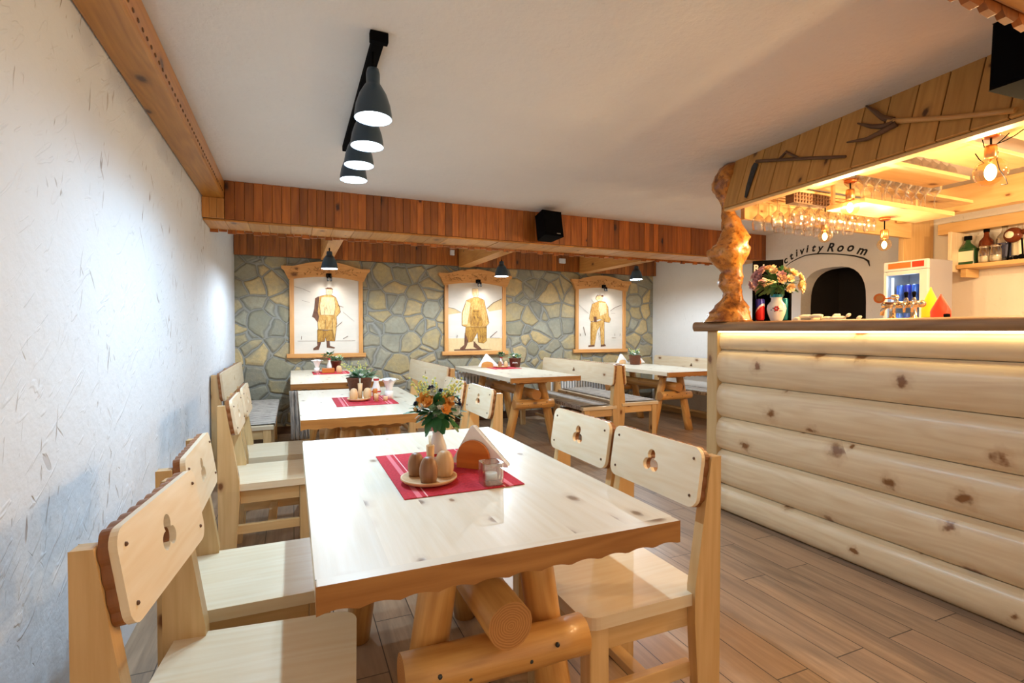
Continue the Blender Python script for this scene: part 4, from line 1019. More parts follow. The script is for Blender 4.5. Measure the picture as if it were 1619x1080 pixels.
# wall shelf with bottles
sx = 4.93; zS = at(1514, 419, X=sx).z
s = thing('wall_shelf', 'pine wall shelf holding liquor bottles at the right edge behind the bar', 'shelf', (5.03, 1.3, zS))
b = MB(); b.box(-.10, .108, -1.9, 1.10, -.032, 0, g=1); b.build('board', M['rack'], s, bevel=.003)
b = MB(); b.box(-.08, .1, 1.04, 1.08, -.10, -.033, g=0); b.build('bracket', M['rack'], s, bevel=.002)
def bottle(lab, px_, w, h, body, prof='round', lab_m=None, cap='black', X=5.02, z=None):
    p = at(px_, 415, X=X); t = thing('liquor_bottle', lab, 'bottle', (p.x, p.y, (zS + .001) if z is None else z)); r = w / 2
    b = MB()
    if prof == 'square':
        b.prism(rrect(w * .8, w * 1.1, r * .35), 0, h * .55, g=2)
        b.lathe([(r * .95, h * .55), (r * .8, h * .62), (r * .35, h * .74), (r * .26, h * .80), (r * .26, h * .92)], 20)
    else:
        b.lathe([(.001, 0), (r * .96, 0), (r, .01), (r, h * .56), (r * .9, h * .63), (r * .42, h * .73), (r * .34, h * .80), (r * .34, h * .9), (.001, h * .9)], 20)
    b.build('bottle_body', body, t)
    b = MB(); b.lathe([(r * .38, h * .86), (r * .40, h * .87), (r * .40, h), (.001, h)], 16); b.build('cap', M[cap], t)
    if lab_m:
        b = MB()
        if prof == 'square': b.box(-w * .4 - .0015, -w * .4 + .002, -w * .47, w * .47, h * .10, h * .46)
        else:
            P = [(r + .0012, h * .12), (r + .0012, h * .46)]; b.lathe(P, 20)
        b.build('bottle_label', M[lab_m], t)
    return t
bottle('squat dark green square-shouldered bottle with a cream label, leftmost on the wall shelf', 1530, .125, .232, M['greengl'], 'square', 'cream')
bottle('slim dark green bottle half hidden at the shelf end board', 1520, .05, .19, M['greengl'], 'round', None, 'brass', X=5.09)
bottle('brown liquor bottle with a black cap behind a small glass jar', 1559, .095, .29, M['brownliq'], 'round', None, X=5.06)
bottle('clear square liquor bottle with navy label and tall black cap', 1588, .10, .315, M['glass'], 'round', 'navy', X=5.06)
bottle('pale bottle with white cap at the right edge of the frame', 1612, .09, .33, M['glass'], 'round', 'cream', 'ceramic', X=5.06)
for px_, l in ((1556, 'small clear lidded jar in front of the brown liquor bottle'), (1574, 'small clear lidded jar in front of the clear liquor bottle')):
    p = at(px_, 415, X=4.965); t = thing('glass_jar', l, 'jar', (p.x, p.y, zS + .001))
    b = MB(); b.lathe([(.001, .001), (.034, .001), (.037, .01), (.037, .09), (.03, .105), (.03, .115)], 20); b.build('jar_body', M['glass'], t)
    b = MB(); b.lathe([(.033, .112), (.034, .116), (.034, .128), (.001, .13)], 20); b.build('lid', M['chrome'], t)
    b = MB(); b.lathe([(.001, .004), (.033, .004), (.034, .05), (.001, .052)], 16); b.build('contents', M['cream'], t)
p = at(1602, 372, X=4.98)
t = thing('liquor_bottle', 'round brown flagon lying tilted in a holder above the wall shelf', 'bottle', (p.x, p.y, zS + .002))
b = MB(); dz = p.z - zS; b.sphere((0, 0, dz), .058, 18, 12, sc=(.7, 1, 1)); b.tube([(0, -.04, dz + .01), (0, -.13, dz + .035)], [.02, .015], 12); b.build('bottle_body', M['brownliq'], t)
b = MB(); b.lathe([(.026, 0), (.026, .004), (.001, .004)], 16, M=RT((-.042, .005, dz), ry=R(-90))); b.build('bottle_label', M['cream'], t)
b = MB(); b.tube([(0, .03, 0), (0, .02, dz - .05)], .006, 6); b.tube([(0, -.06, 0), (0, -.05, dz - .03)], .006, 6); b.build('holder', M['black'], t)
b = MB()
for i, pp in enumerate(((1598, .012), (1606, .016), (1615, .02))):
    p = at(pp[0], 412, X=4.97); b.sphere((p.x - 4.97, p.y - 1.75, pp[1]), pp[1], 10, 6)
tag(b.build('bottle_stoppers', M['black'], loc=(4.97, 1.75, zS + .001)), 'cluster of small black stoppers at the right end of the wall shelf', 'stoppers', kind='stuff')

# fridge
t = thing('drinks_fridge', 'tall white glass-door drinks fridge behind the bar', 'fridge', (4.60, 2.45, 0))
fx0, fx1, fy0, fy1, fz = -.25, .07, -.155, .155, 1.765
b = MB()
b.box(fx0 + .03, fx1, fy0, fy0 + .02, .001, fz); b.box(fx0 + .03, fx1, fy1 - .02, fy1, .001, fz); b.box(fx1 - .02, fx1, fy0 + .021, fy1 - .021, .001, fz); b.box(fx0 + .03, fx1 - .021, fy0 + .021, fy1 - .021, fz - .02, fz); b.box(fx0 + .03, fx1 - .021, fy0 + .021, fy1 - .021, .001, .2)
b.build('body', M['fridge'], t, bevel=.004)
D = MB(); D.box(fx0, fx0 + .028, fy0, fy0 + .055, .2, fz - .075); D.box(fx0, fx0 + .028, fy1 - .022, fy1, .2, fz - .075); D.box(fx0, fx0 + .028, fy0 + .056, fy1 - .023, fz - .105, fz - .075); D.box(fx0, fx0 + .028, fy0 + .056, fy1 - .023, .2, .25)
Dd = D.build('door', M['white'], t, bevel=.003)
b = MB(); b.box(fx0 + .01, fx0 + .014, fy0 + .05, fy1 - .018, .24, fz - .1); b.build('pane', M['pane'], Dd)
b = MB(); b.box(fx0 + .002, fx0 + .028, fy0, fy1, fz - .072, fz); hd = b.build('header_panel', M['white'], t, bevel=.003)
b = MB(); b.box(fx0 - .002, fx0 + .001, -.13, -.05, fz - .055, fz - .012); b.build('banner_shape', M['redp'], hd)
b = MB(); b.box(fx0 - .002, fx0 + .001, -.04, .12, fz - .055, fz - .012); b.build('banner_shape', M['orangeb'], hd)
b = MB(); b.box(fx0 + .05, fx0 + .06, fy1 - .045, fy1 - .03, .3, fz - .12); b.build('light_tube', M['fridgeglow'], t)
for z in (1.20, 1.42):
    b = MB(); b.box(fx0 + .05, fx1 - .03, fy0 + .022, fy1 - .022, z, z + .006); b.build('rack_shelf', M['white'], t)
point((fx0 + .06, 0, fz - .13), .6, (.75, .87, 1), .05, t)
can0 = None
def can(loc, mat, lab, grp, r=.026, h=.135):
    t = thing('drink_can', lab, 'can', loc, group=grp)
    b = MB(); b.lathe([(r * .85, .003), (r, .012), (r, h - .012), (r * .86, h - .002)], 20); b.build('can_body', mat, t)
    b = MB(); b.lathe([(.001, h - .004), (r * .84, h - .004), (r * .88, h), (r * .86, h - .0035)], 20); b.build('can_lid', M['chrome'], t)
    return t
M['bluecan'] = plain('blue_and_silver_can', lin(60, 110, 220), .3, .3, .3, 18)
M['bluered'] = plain('deep_blue_can', lin(30, 50, 170), .3, .2, .3, 18)
for zi, z in enumerate((1.427, 1.207)):
    for k in range(4):
        m, cn = ((M['bluecan'], 'blue'), (M['bluered'], 'deep blue'), (M['bluecan'], 'blue'), (M['teal'], 'teal'))[k]
        can((4.60 + fx0 + .095, 2.45 + .085 - k * .055, z), m, '%s drink can on the %s fridge shelf behind glass' % (cn, 'upper' if zi == 0 else 'lower'), '%s cans on the %s fridge shelf' % (cn, 'upper' if zi == 0 else 'lower'), .024, .16)

# black display cooler on the bar
def twotone(name):
    t = NT(name); tc = t.n('TexCoord').outputs['Object']; s = t.n('SeparateXYZ', None, Vector=tc)
    v = t.math('ADD', s.outputs[2], t.math('MULTIPLY', s.outputs[1], 1.2))
    col = t.mix(t.math('GREATER_THAN', v, .075), lin(206, 40, 44), lin(70, 70, 190))
    w = t.math('MULTIPLY', t.math('GREATER_THAN', v, .066), t.math('LESS_THAN', v, .082)); col = t.mix(w, col, lin(230, 220, 235))
    t.bsdf(Base_Color=col, Roughness=.3, Metallic=.2); return t.m
M['redblue'] = twotone('red_blue_can_print')
cx0 = Vector((3.01, 2.52, 1.2845)); crz = R(38)
t = thing('display_box', 'black open display box with cans standing behind the flower vase', 'display', cx0, crz)
b = MB(); cw = .118
b.box(-.05, .13, -cw, -cw + .012, 0, .22); b.box(-.05, .13, cw - .012, cw, 0, .22); b.box(.118, .13, -cw + .013, cw - .013, 0, .22); b.box(-.05, .117, -cw + .013, cw - .013, 0, .008); b.box(-.05, .117, -cw + .013, cw - .013, .20, .212)
b.build('box_shell', M['black'], t, bevel=.002)
b = MB(); b.box(-.056, -.0505, -cw + .05, cw, .19, .415); sgn = b.build('sign_panel', M['black'], t, bevel=.002)
text_obj('Rd', .062, basis((-.058, .078, .345), (0, -1, 0), (0, 0, 1), (-1, 0, 0)), sgn, 'sign_letters', M['ceramic'], .001, .002)
def cpos(y, **k): v = Matrix.Rotation(crz, 3, 'Z') @ Vector((-.018, y, 0)); return (cx0.x + v.x, cx0.y + v.y, 1.2935)
can(cpos(.072), M['redblue'], 'red and blue drink can in the black display box, left of the vase', 'cans in the black display', .029, .15)
can(cpos(-.078), M['teal'], 'teal drink can in the black display box, right of the vase', 'cans in the black display', .029, .15)

# ------------------------------------------------------------ flowers
def petal(b, c, d, up, l, w, curl, mi):
    d = Vector(d).normalized(); up = Vector(up).normalized(); s = d.cross(up).normalized(); rows_ = []
    base = len(b.v)
    for i in range(4):
        f = i / 3; ww = w * math.sin(math.pi * (.15 + .75 * f)); p = Vector(c) + d * l * f + up * curl * l * f * f
        b.v += [tuple(p - s * ww + up * .12 * ww), tuple(p), tuple(p + s * ww + up * .12 * ww)]
    for i in range(3):
        for k in range(2):
            a = base + i * 3 + k; b.face([a, a + 1, a + 4, a + 3], [(0, 0), (1, 0), (1, 1), (0, 1)], .5, mi, True)
def flower(name, c, nrm, r, mat, parent, rings_=3, loc=Vector()):
    b = MB(); nrm = Vector(nrm).normalized(); a0 = nrm.orthogonal().normalized(); a1 = nrm.cross(a0)
    for q in range(rings_):
        n = 7 - q; open_ = 1 - q / rings_
        for k in range(n):
            a = 6.283 * k / n + q * .5; d = (a0 * math.cos(a) + a1 * math.sin(a)) * open_ + nrm * (.25 + .6 * q / rings_)
            petal(b, Vector(c), d, nrm, r * (1 - .22 * q), r * .42, .35, 0)
    b.sphere(Vector(c) + nrm * r * .3, r * .28, 8, 5)
    return b.build(name, mat, parent)
def leaves(b, c, R_, n, l, mi=0, flat=.7, lo=-.4, seed=0):
    rr = random.Random(seed)
    for i in range(n):
        a = rr.uniform(0, 6.283); e = rr.uniform(lo, 1.1); d = Vector((math.cos(a) * math.cos(e), math.sin(a) * math.cos(e), math.sin(e)))
        p = Vector(c) + Vector((d.x, d.y, d.z * flat)) * R_ * rr.uniform(.2, .8)
        petal(b, p, d + Vector((0, 0, rr.uniform(-.3, .3))), Vector((rr.uniform(-.3, .3), rr.uniform(-.3, .3), 1)), l * rr.uniform(.7, 1.2), l * .30, rr.uniform(-.4, .2), mi)
def sprigs(b, c, R_, n, h, mi_s, mi_b, seed=0):
    rr = random.Random(seed)
    for i in range(n):
        a = rr.uniform(0, 6.283); d = Vector((math.cos(a) * .5, math.sin(a) * .5, 1)).normalized(); p0 = Vector(c); p1 = p0 + d * h * rr.uniform(.7, 1) + Vector((math.cos(a), math.sin(a), 0)) * R_ * .4
        b.tube([p0, p0.lerp(p1, .5) + Vector((0, 0, .01)), p1], .0012, 4, mi=mi_s)
        for k in range(6): q = p0.lerp(p1, .55 + .09 * k) + Vector((rr.uniform(-1, 1), rr.uniform(-1, 1), rr.uniform(-.5, .5))) * .008; b.sphere(q, rr.uniform(.003, .0055), 6, 4, mi=mi_b)
# vase on the bar
vz = Vector((2.82, 2.326, 1.2845))
t = thing('flower_vase', 'white ceramic vase with a small painted red flower on the bar', 'vase', vz)
b = MB(); b.lathe([(.001, .001), (.032, .001), (.036, .01), (.050, .05), (.056, .078), (.050, .105), (.034, .125), (.031, .14), (.036, .168), (.033, .168), (.028, .14), (.03, .12)], 28); b.build('vase_body', M['ceramic'], t)
b = MB()
dcam = (CAMP - vz); dcam.z = 0; dcam.normalize(); sd = Vector((-dcam.y, dcam.x, 0))
for k in range(6):
    a = k * 1.047; q = dcam * .0565 + sd * .011 * math.cos(a) + Vector((0, 0, .078 + .011 * math.sin(a))); b.sphere(q, .006, 8, 5, mi=0)
b.build('painted_flower', M['redband'], t)
b = MB()
for k in range(7): q = dcam * .053 + sd * (-.03 + .01 * k) + Vector((0, 0, .07 + .012 * math.sin(k * 2))); b.sphere(q, .0035, 6, 4)
b.build('painted_leaves', M['navyf'], t)
b = MB(); b.lathe([(.0372, .150), (.0372, .169)], 24); b.build('blue_rim', M['teal'], t)
bq = Vector((2.82, 2.326, 1.2845 + .165))
t = thing('bouquet', 'big round bouquet of cream and dusty pink roses in the bar vase', 'flowers', bq)
b = MB(); leaves(b, (0, 0, .08), .13, 90, .055, 0, .8, -.8, 3)
for k in range(7): a = k; b.tube([(0, 0, -.06), (.02 * math.cos(a), .02 * math.sin(a), .0), (.07 * math.cos(a), .07 * math.sin(a), .09)], .002, 5)
b.build('leaves', M['greenleaf'], t)
rr = random.Random(5)
for k in range(38):
    if k < 28:
        a = rr.uniform(-2.2, 2.2); e = -.35 + 1.3 * ((k * .618) % 1); base_d = dcam * math.cos(a) + sd * math.sin(a)
    else:
        a = rr.uniform(2.2, 4.1); e = rr.uniform(0, 1.2); base_d = dcam * math.cos(a) + sd * math.sin(a)
    d = base_d * math.cos(e) + Vector((0, 0, math.sin(e))); c = Vector((d.x * .142, d.y * .142, .085 + d.z * .092 - .03 * max(0, sd.dot(d))))
    right = sd.dot(d)
    m = M['pinkf'] if (right < -.45 or k % 6 == 5) else (M['peachf'] if k % 2 else M['creamf'])
    flower('rose', c, d, .025 + .008 * rr.random(), m, t)
# sachets on the bar
g0 = None
for k in range(9):
    Yk = 2.14 - .042 * k; p = Vector((2.76 + .05 * ((k * 7) % 3) / 2, Yk, 1.2846 + (.0 if k % 2 == 0 else .014)))
    if g0 is None:
        b = MB(); b.tube([(-.04, 0, .008), (-.02, .004, .009), (.02, -.004, .010), (.04, 0, .008)], [.006, .0085, .0085, .006], 10, sq=1.6)
        g0 = tag(b.build('paper_roll', M['cream'], loc=p), 'cream wrapped paper roll in the pile lying on the bar right of the vase', 'paper roll', 'paper rolls piled on the bar'); o = g0
    else: o = g0.copy(); COL.objects.link(o); o.location = p
    o.rotation_euler = (0, 0, R(60 + 50 * math.sin(k * 2.3)))
# beer tap
tp = Vector((2.98, 1.685, 1.2845))
t = thing('beer_tap', 'chrome beer tap tower with black handles and a copper badge on the bar', 'beer tap', tp, R(0)); t.scale = (.74, .74, .74)
b = MB()
for y in (-.07, .07): b.lathe([(.001, 0), (.036, 0), (.036, .006), (.02, .014), (.018, .08), (.022, .095)], 20, (0, y, 0))
b.tube([(0, -.12, .105), (0, .12, .105)], .024, 18); b.sphere((0, -.12, .105), .026, 14, 8); b.sphere((0, .12, .105), .026, 14, 8)
b.tube([(0, .11, .1), (-.01, .13, .07), (-.01, .135, .03)], .014, 12); b.build('tower', M['chrome'], t)
for i, y in enumerate((-.095, -.045, .02)):
    b = MB(); b.tube([(-.02, y, .11), (-.055, y, .11), (-.065, y, .095), (-.065, y, .045)], [.012, .011, .010, .008], 12); b.lathe([(.008, 0), (.014, .01), (.014, .03), (.008, .045)], 14, (-.045, y, .105)); b.build('faucet', M['chrome'], t)
    if i < 2:
        b = MB(); b.lathe([(.004, .14), (.008, .15), (.013, .18), (.011, .19), (.001, .193)], 14, (-.045, y, 0)); b.tube([(-.045, y, .13), (-.045, y, .15)], .004, 8); b.build('tap_handle', M['black'], t)
b = MB(); b.lathe([(.001, .14), (.022, .145), (.028, .16), (.022, .178), (.001, .182)], 16, (0, .055, 0)); b.build('dome', M['chrome'], t)
b = MB(); b.tube([(0, .08, .155), (0, .145, .158)], .006, 8); b.build('badge_arm', M['copper'], t)
b = MB(); cc = Vector((-.01, .155, .158)); dn_ = (CAMP - tp); dn_.z = 0; dn_.normalize(); b.tube([cc, cc + dn_ * .012], .036, 24); b.tube([cc + dn_ * .012, cc + dn_ * .014], .022, 20, mi=1); b.build('badge', [M['copper'], M['brass']], t)
# yellow and red bags
def bag(lab, p, h, w, mat, wav, rz):
    t = MB(); n = 10; seg = 16
    for i in range(n + 1):
        f = i / n; ww = w * (1 - .15 * f) * (math.sin(math.pi * min(1, (1 - f) * 1.25 + .0) / 2) if f > .2 else .95); dd = .03 * (1 - f) + .004
        for k in range(seg):
            a = 6.283 * k / seg; t.v.append((math.cos(a) * dd * (1 + wav * math.sin(a * 5 + i)), math.sin(a) * max(.004, ww) / 2 * (1 + wav * .6 * math.sin(a * 4 + i * .7)), h * f))
    for i in range(n):
        for k in range(seg): a = i * seg + k; c = i * seg + (k + 1) % seg; t.face([a, c, c + seg, a + seg], [(0, 0)] * 4, .5, 0, True)
    t.face(list(range(seg))[::-1], [(0, 0)] * seg, .5); t.face(list(range(n * seg, n * seg + seg)), [(0, 0)] * seg, .5)
    return tag(t.build('paper_bag', mat, loc=p, rz=rz), lab, 'bag')
p = at(1471, 500, X=3.12); bag('tall pointed yellow paper bag on the bar by the fridge', (3.12, p.y, 1.2845), .17, .085, M['yellow'], .0, R(20))
p = at(1487, 500, X=3.04); bag('crumpled red paper bag on the bar in front of the yellow one', (3.04, p.y, 1.2845), .125, .085, M['redp'], .12, R(20))
p = at(1497, 498, X=2.98); b = MB(); b.lathe([(.001, 0), (.012, 0), (.014, .01), (.014, .022), (.001, .024)], 14); tag(b.build('small_pot', M['black'], loc=(2.98, p.y, 1.2845)), 'tiny black pot on the bar beside the red bag', 'pot')

# ------------------------------------------------------------ things on the tables
def runner_on(lab, x0, x1, y0, y1, z=.761):
    b = MB(); w, l = x1 - x0, y1 - y0; b.v = []
    b.box(-w / 2, w / 2, -l / 2, l / 2, 0, .0022, mi=0)
    # stripes follow local x distance from left edge
    for i, fc in enumerate(b.f): b.uv[i] = [((b.v[j][0] + w / 2) / w * .36, b.v[j][1]) for j in fc]
    return tag(b.build('table_runner', M['runner'], loc=((x0 + x1) / 2, (y0 + y1) / 2, z)), lab, 'table runner')
TZ = .7635
runner_on('red cloth mat under the items on the nearest table', .277, .637, 1.39, 1.91)
runner_on('red cloth mat under the items on the second table', .245, .62, 3.27, 3.72)
runner_on('red cloth mat on the far left table by the stone wall', .20, .58, 5.80, 6.22)
runner_on('red cloth mat on the middle table by the stone wall', 2.25, 2.60, 5.75, 6.22)
def plate(lab, x, y, r=.085):
    b = MB(); b.lathe([(.001, 0), (r * .62, 0), (r * .9, .006), (r, .014), (r, .018), (r * .93, .0175), (r * .8, .012), (.001, .011)], 40)
    return tag(b.build('wooden_plate', M['paleegg'], loc=(x, y, TZ)), lab, 'plate')
def egg(lab, x, y, mat, h=.075, r=.027, z=None):
    b = MB(); pf = [(.001, 0), (r * .82, 0), (r * .88, .003)]
    for i in range(1, 13): a = math.pi / 2 * i / 12; pf.append((r * (math.cos(a) ** .75 if a < 1.57 else 0) + .0004, h * .38 + h * .62 * math.sin(a)))
    pf.insert(3, (r, h * .3)); b.lathe(pf, 24)
    return tag(b.build('shaker', mat, loc=(x, y, (TZ + .012) if z is None else z)), lab, 'shaker')
plate('round pale wooden plate with shakers on the nearest table', .378, 1.522)
egg('dark wooden egg-shaped shaker in front on the plate of the nearest table', .367, 1.482, M['darkegg'])
egg('dark wooden egg-shaped shaker at the back left on the nearest plate', .348, 1.565, M['darkegg'], .07, .025)
egg('pale wooden egg-shaped shaker on the nearest plate', .428, 1.528, M['paleegg'], .078, .029)
def pickholder(lab, x, y, z=TZ + .012, s=1.):
    t = thing('toothpick_holder', lab, 'holder', (x, y, z))
    b = MB(); b.lathe([(.001, 0), (.012 * s, 0), (.011 * s, .03 * s), (.0135 * s, .085 * s), (.0095 * s, .085 * s), (.009 * s, .06 * s), (.001, .06 * s)], 18); b.build('holder_body', M['paleegg'], t)
    for k in range(3):
        b = MB(); b.tube([(.002 * k - .002, 0, .06 * s), (.004 * k - .005, .002 * k, .115 * s)], .0011, 5); b.build('toothpick', M['cream'], t)
pickholder('slim turned toothpick holder standing on the nearest plate', .398, 1.585)
def table_vase(lab, x, y, h=.125, r=.033):
    t = thing('table_vase', lab, 'vase', (x, y, TZ)); k = h / .125
    b = MB(); b.lathe([(.001, 0), (r * .8, 0), (r * .95, .01 * k), (r, .035 * k), (r * .9, .06 * k), (r * .6, .088 * k), (r * .52, .10 * k), (r * .62, h), (r * .55, h), (r * .45, .10 * k)], 24); b.build('vase_body', M['ceramic'], t)
    b = MB(); b.lathe([(r * .59, h * .90), (r * .66, h * 1.01)], 24); b.lathe([(r * 1.005, h * .22), (r * 1.03, h * .30)], 24); b.build('red_band', M['redband'], t)
    return t
vx, vy = .462, 1.735
table_vase('small white bottle vase with red bands on the nearest table', vx, vy)
bz = TZ + .12
t = thing('bouquet', 'bouquet of orange blooms, big green leaves and white sprigs on the nearest table', 'flowers', (vx, vy, bz))
b = MB(); leaves(b, (0, 0, .06), .085, 110, .046, 0, .7, -1.0, 11)
for k in range(6): b.tube([(0, 0, -.07), (.01 * math.cos(k), .01 * math.sin(k), 0), (.04 * math.cos(k), .04 * math.sin(k), .06)], .0018, 5)
b.build('leaves', M['greenleaf'], t)
b = MB(); leaves(b, (0, 0, .08), .08, 26, .035, 0, .6, -.2, 12); b.build('pale_leaves', M['paleleaf'], t)
b = MB(); sprigs(b, (0, 0, .06), .10, 20, .13, 0, 1, 5); b.build('sprigs', [M['paleleaf'], M['yelf']], t)
d1 = (CAMP - Vector((vx, vy, bz))); d1.z = 0; d1.normalize(); s1 = Vector((d1.y * -1, d1.x, 0)) * -1
for q, (a, e, rr_, m) in enumerate(((-.028, .095, .030, 'oranf'), (.038, .10, .031, 'oranf'), (.0, .07, .022, 'paleleaf'), (-.06, .06, .018, 'whitef'), (.012, .13, .018, 'whitef'), (-.045, .12, .015, 'whitef'), (.065, .07, .016, 'navyf'), (.02, .14, .014, 'navyf'), (-.065, .095, .014, 'navyf'))):
    flower('bloom', s1 * -a * -1 + d1 * (.05 - abs(a) * .4) + Vector((0, 0, e)), d1 + Vector((0, 0, .5)) + s1 * a * 6, rr_, M[m], t, 3)
rr = random.Random(8)
for q in range(26):
    a = q * 2.4; e = rr.uniform(-.1, 1.3); d = Vector((math.cos(a) * math.cos(e), math.sin(a) * math.cos(e), math.sin(e))); m = ('whitef', 'paleleaf', 'oranf', 'whitef', 'creamf', 'navyf')[q % 6]
    flower('bloom', Vector((d.x * .075, d.y * .075, .07 + d.z * .06)), d + Vector((0, 0, .3)), .013 if m != 'oranf' else .02, M[m], t, 2)
# napkin holder with napkins: arched slabs
def napkin_holder(lab, labn, x, y, rz, h=.085, w=.12, mat='orangewood', z=TZ):
    t = thing('napkin_holder', lab, 'napkin holder', (x, y, z), rz)
    out = [(-w / 2, 0), (w / 2, 0)]
    for i in range(13): a = math.pi * i / 12; out.append((w / 2 * math.cos(a) * (1 - .08 * math.sin(a)), .03 + (h - .03) * math.sin(a) ** .8))
    for y0 in (-.026, .016):
        b = MB(); b.prism(out, y0, y0 + .010, basis((0, 0, 0), (1, 0, 0), (0, 0, 1), (0, -1, 0)), g=0); s = b.build('side_slab', M[mat], t, bevel=.002)
    b = MB(); b.box(-w / 2, w / 2, -.0155, .0155, 0, .01, g=0); b.build('base', M[mat], t)
    b = MB(); 
    for k in range(4): b.box(-.028 + k * .016, -.020 + k * .016, .0262, .0272, .03, .042)
    b.build('burnt_mark', M['oldwood'], t)
    b = MB(); sz = .118 * w / .12
    for k in range(11):
        yy = -.0135 + k * .0026; d = rnd.uniform(-.004, .004)
        b.prism([(-sz * .75 + d, .012), (sz * .98 + d, .012), (sz * .98 + d, .02), (d - .006, .012 + sz * 1.08), (d - .016, .012 + sz * 1.06)], yy, yy + .0018, basis((0, 0, 0), (1, 0, 0), (0, 0, 1), (0, -1, 0)))
    o = b.build('napkin_stack', M['paper'], None, loc=(x, y, z), rz=rz); tag(o, labn, 'napkins')
napkin_holder('orange lacquered arched napkin holder on the nearest table', 'white triangular napkins in the orange holder on the nearest table', .565, 1.625, R(-44), .095, .12)
# tealight glass
t = thing('tealight_glass', 'chunky clear glass tealight holder at the front of the nearest red mat', 'candle holder', (.545, 1.432, TZ))
b = MB(); b.prism([rrect(.064, .064, .014)], 0, .016); b.prism([rrect(.064, .064, .014), rrect(.050, .050, .012)], .016, .066); b.build('glass_body', M['glass'], t, bevel=.002)
b = MB(); b.lathe([(.001, .018), (.019, .018), (.019, .032), (.017, .032), (.001, .031)], 20); b.build('tealight', M['white'], t)
# second table
plate('wooden plate with two shakers on the second table', .40, 3.50, .075)
egg('left pale egg shaker on the plate of the second table', .368, 3.50, M['paleegg'], .07, .027)
egg('right pale egg shaker on the plate of the second table', .455, 3.50, M['paleegg'], .07, .027)
pickholder('tall pale toothpick holder between the shakers of the second table', .412, 3.53, TZ + .012, 1.15)
for (x, y, l, m, h) in ((.50, 3.42, 'small pale cylinder shaker right of the second table plate', 'paleegg', .05), (.505, 3.50, 'small orange cylinder shaker behind the pale one on the second table', 'orangewood', .075), (.56, 3.42, 'low pale cup shaker beside the napkin fan of the second table', 'paleegg', .03)):
    b = MB(); b.lathe([(.001, 0), (.015, 0), (.0155, h * .9), (.012, h), (.001, h)], 18); tag(b.build('shaker', M[m], loc=(x, y, TZ)), l, 'shaker')
def napkin_fan(lab, labh, x, y, z=TZ, s=1.):
    t = thing('napkin_cup', labh, 'holder', (x, y, z)); b = MB(); b.lathe([(.001, 0), (.024 * s, 0), (.026 * s, .05 * s), (.023 * s, .05 * s), (.022 * s, .01), (.001, .01)], 20); b.build('cup', M['ceramic'], t)
    b = MB()
    for k in range(22):
        a = 6.283 * k / 22 * 3.1; f = .35 + .65 * (k / 22); d = Vector((math.cos(a) * f, math.sin(a) * f, 0)); c = Vector((0, 0, .02))
        u = Vector((-math.sin(a), math.cos(a), 0)); n0 = len(b.v)
        for q, (rr_, zz, ww) in enumerate(((.010, .0, .005), (.018, .045, .008), (.03, .08, .013), (.05, .105, .017), (.06, .10, .012))):
            p = c + d * rr_ * s + Vector((0, 0, zz * s * (1.08 - .1 * f))); b.v += [tuple(p - u * ww * s), tuple(p + d * .003), tuple(p + u * ww * s)]
        for q in range(4):
            for j in range(2): a_ = n0 + q * 3 + j; b.face([a_, a_ + 1, a_ + 4, a_ + 3], [(0, 0)] * 4, .5, 0, True)
    o = b.build('napkin_fan', M['paper'], None, loc=(x, y, z)); tag(o, lab, 'napkins')
napkin_fan('white fanned paper napkins on the second table', 'white cup holding the napkin fan on the second table', .60, 3.52, s=1.1)
table_vase('pinkish white vase behind the napkins of the second table', .545, 3.72, .12, .032)
def planter(lab, labp, x, y, r, h, sx=1., pal=('paleleaf', 'whitef', 'yelf'), seed=1, fl=6, tall=.11, z=TZ - .002, mark=False):
    t = thing('planter', lab, 'planter', (x, y, z)); Mx = Matrix.Diagonal((sx, 1, 1, 1))
    b = MB(); b.lathe([(.001, 0), (r * .78, 0), (r, h), (r * 1.06, h), (r * 1.06, h + .008), (r * .95, h + .008), (r * .93, h - .006), (.001, h - .006)], 24, M=Mx)
    bo = b.build('pot', M['basket'], t)
    if mark:
        b = MB(); dc = (CAMP - Vector((x, y, 0))); dc.z = 0; dc.normalize(); ss = Vector((-dc.y, dc.x, 0))
        for k in range(5): p = dc * r * .93 + ss * (k - 2) * .014 + Vector((0, 0, h * .5 + .004 * (k % 2))); b.sphere(p, .005, 6, 4, sc=(1, 1, 2.2))
        b.build('white_mark', M['ceramic'], bo)
    p = thing('potted_plant', labp, 'plant', (x, y, z + h)); 
    b = MB(); leaves(b, (0, 0, .01), r * 1.1, 46, .05, 0, .5, 0., seed)
    b.v = [tuple(Mx @ Vector(v)) for v in b.v]; b.build('leaves', M[pal[0]], p)
    b = MB(); leaves(b, (0, 0, .01), r * 1.2, 16, .045, 0, .5, .1, seed + 9); b.v = [tuple(Mx @ Vector(v)) for v in b.v]; b.build('dark_leaves', M['greenleaf'], p)
    b = MB(); sprigs(b, (0, 0, 0), r, 10, tall, 0, 1, seed); b.v = [tuple(Mx @ Vector(v)) for v in b.v]; b.build('sprigs', [M['paleleaf'], M[pal[2]]], p)
    rr = random.Random(seed)
    for k in range(fl):
        a = rr.uniform(0, 6.28); flower('bloom', (math.cos(a) * r * .7 * sx, math.sin(a) * r * .7, rr.uniform(.02, .055)), (math.cos(a), math.sin(a), 1), .017, M[pal[1]], p, 2)
planter('large brown wicker planter at the far end of the second table', 'pale green and white flowering plant in the large brown planter', .475, 4.10, .062, .095, 1.55, seed=4, fl=9, tall=.15)
planter('brown planter on the far left table', 'dark leafy plant in the planter of the far left table', .46, 6.26, .06, .11, seed=6, fl=5, tall=.09)
planter('brown planter with a white mark on the middle table', 'silvery white plant in the planter of the middle table', 2.765 - .13, 6.05, .078, .11, seed=8, fl=5, tall=.05, mark=True)
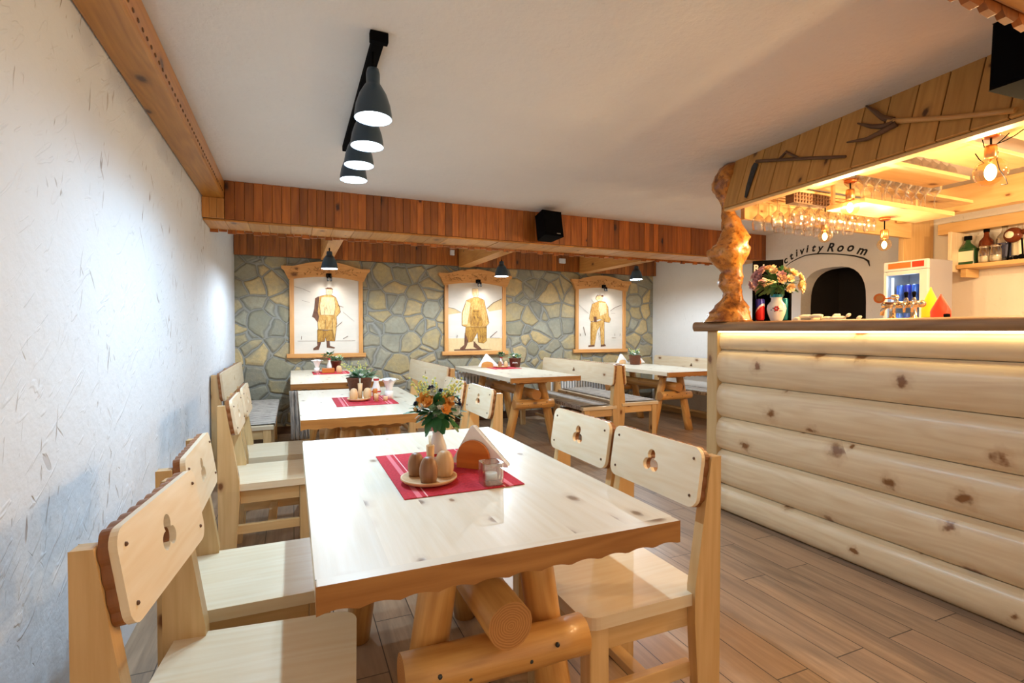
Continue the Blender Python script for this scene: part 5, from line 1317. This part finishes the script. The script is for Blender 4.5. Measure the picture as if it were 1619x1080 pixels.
planter('brown planter on the right table', 'silvery plant in the brown planter of the right table', 4.36, 5.85, .082, .12, seed=10, fl=6, tall=.12)
# far left table bits
napkin_fan('white fanned napkins on the far left table', 'white cup holding the napkin fan on the far left table', .245, 6.02, s=1.15)
b = MB(); b.box(-.065, .065, -.05, .05, 0, .05, g=0); tag(b.build('wooden_box', M['orangewood'], loc=(.36, 6.0, TZ), bevel=.004), 'small orange wooden box on the red mat of the far left table', 'box')
egg('pale egg shaker beside the box on the far left table', .47, 5.95, M['paleegg'], .08, .03, TZ)
table_vase('slim white vase on the far left table', .38, 6.13, .15, .028)
b = MB(); leaves(b, (0, 0, .03), .06, 34, .04, 0, .7, -.4, 21); leaves(b, (0, 0, .05), .05, 10, .03, 1, .7, -.2, 22)
tag(b.build('bouquet', [M['greenleaf'], M['whitef']], loc=(.38, 6.13, TZ + .15)), 'small dark green bouquet in the vase of the far left table', 'flowers')
# middle table bits
napkin_holder('wooden napkin holder on the middle table', 'white triangular napkins in the holder on the middle table', 2.27, 6.10, R(-10), .075, .15, 'beampale')
plate('wooden plate on the red mat of the middle table', 2.42, 5.98, .085)
egg('brown egg shaker on the plate of the middle table', 2.39, 5.96, M['darkegg'], .07, .025)
egg('pale egg shaker on the plate of the middle table', 2.47, 5.96, M['paleegg'], .07, .025)
table_vase('white bottle vase on the middle table', 2.48, 6.14, .12, .03)
b = MB(); leaves(b, (0, 0, .03), .05, 26, .045, 0, .7, -.3, 31); leaves(b, (0, 0, .04), .05, 8, .03, 1, .7, -.2, 32)
tag(b.build('bouquet', [M['greenleaf'], M['pinkf']], loc=(2.48, 6.14, TZ + .12)), 'small green bouquet in the vase of the middle table', 'flowers')
# right table bits
napkin_holder('orange wooden napkin holder right of the planter on the right table', 'pale napkins in the orange holder on the right table', 4.48, 5.98, R(-10), .08, .13)
napkin_holder('second napkin holder left of the planter on the right table', 'pale napkins left of the planter on the right table', 4.26, 6.02, R(10), .06, .12, 'paleegg')

# ------------------------------------------------------------ light, camera
w = bpy.data.worlds.new('world'); SC.world = w; w.use_nodes = True
bg = w.node_tree.nodes['Background']; bg.inputs[0].default_value = (1.0, .79, .57, 1); bg.inputs[1].default_value = .68
cam = bpy.data.cameras.new('camera'); co = bpy.data.objects.new('camera', cam); COL.objects.link(co)
cam.sensor_width = 36; cam.lens = F_PX / 1619 * 36; cam.clip_start = .02
co.location = CAMP; co.rotation_euler = (math.pi / 2 - PIT, 0, -YAW)
SC.camera = co
SC.view_settings.view_transform = 'Standard'; SC.view_settings.look = 'None'; SC.view_settings.gamma = 1.0
SC.view_settings.exposure = 0.42
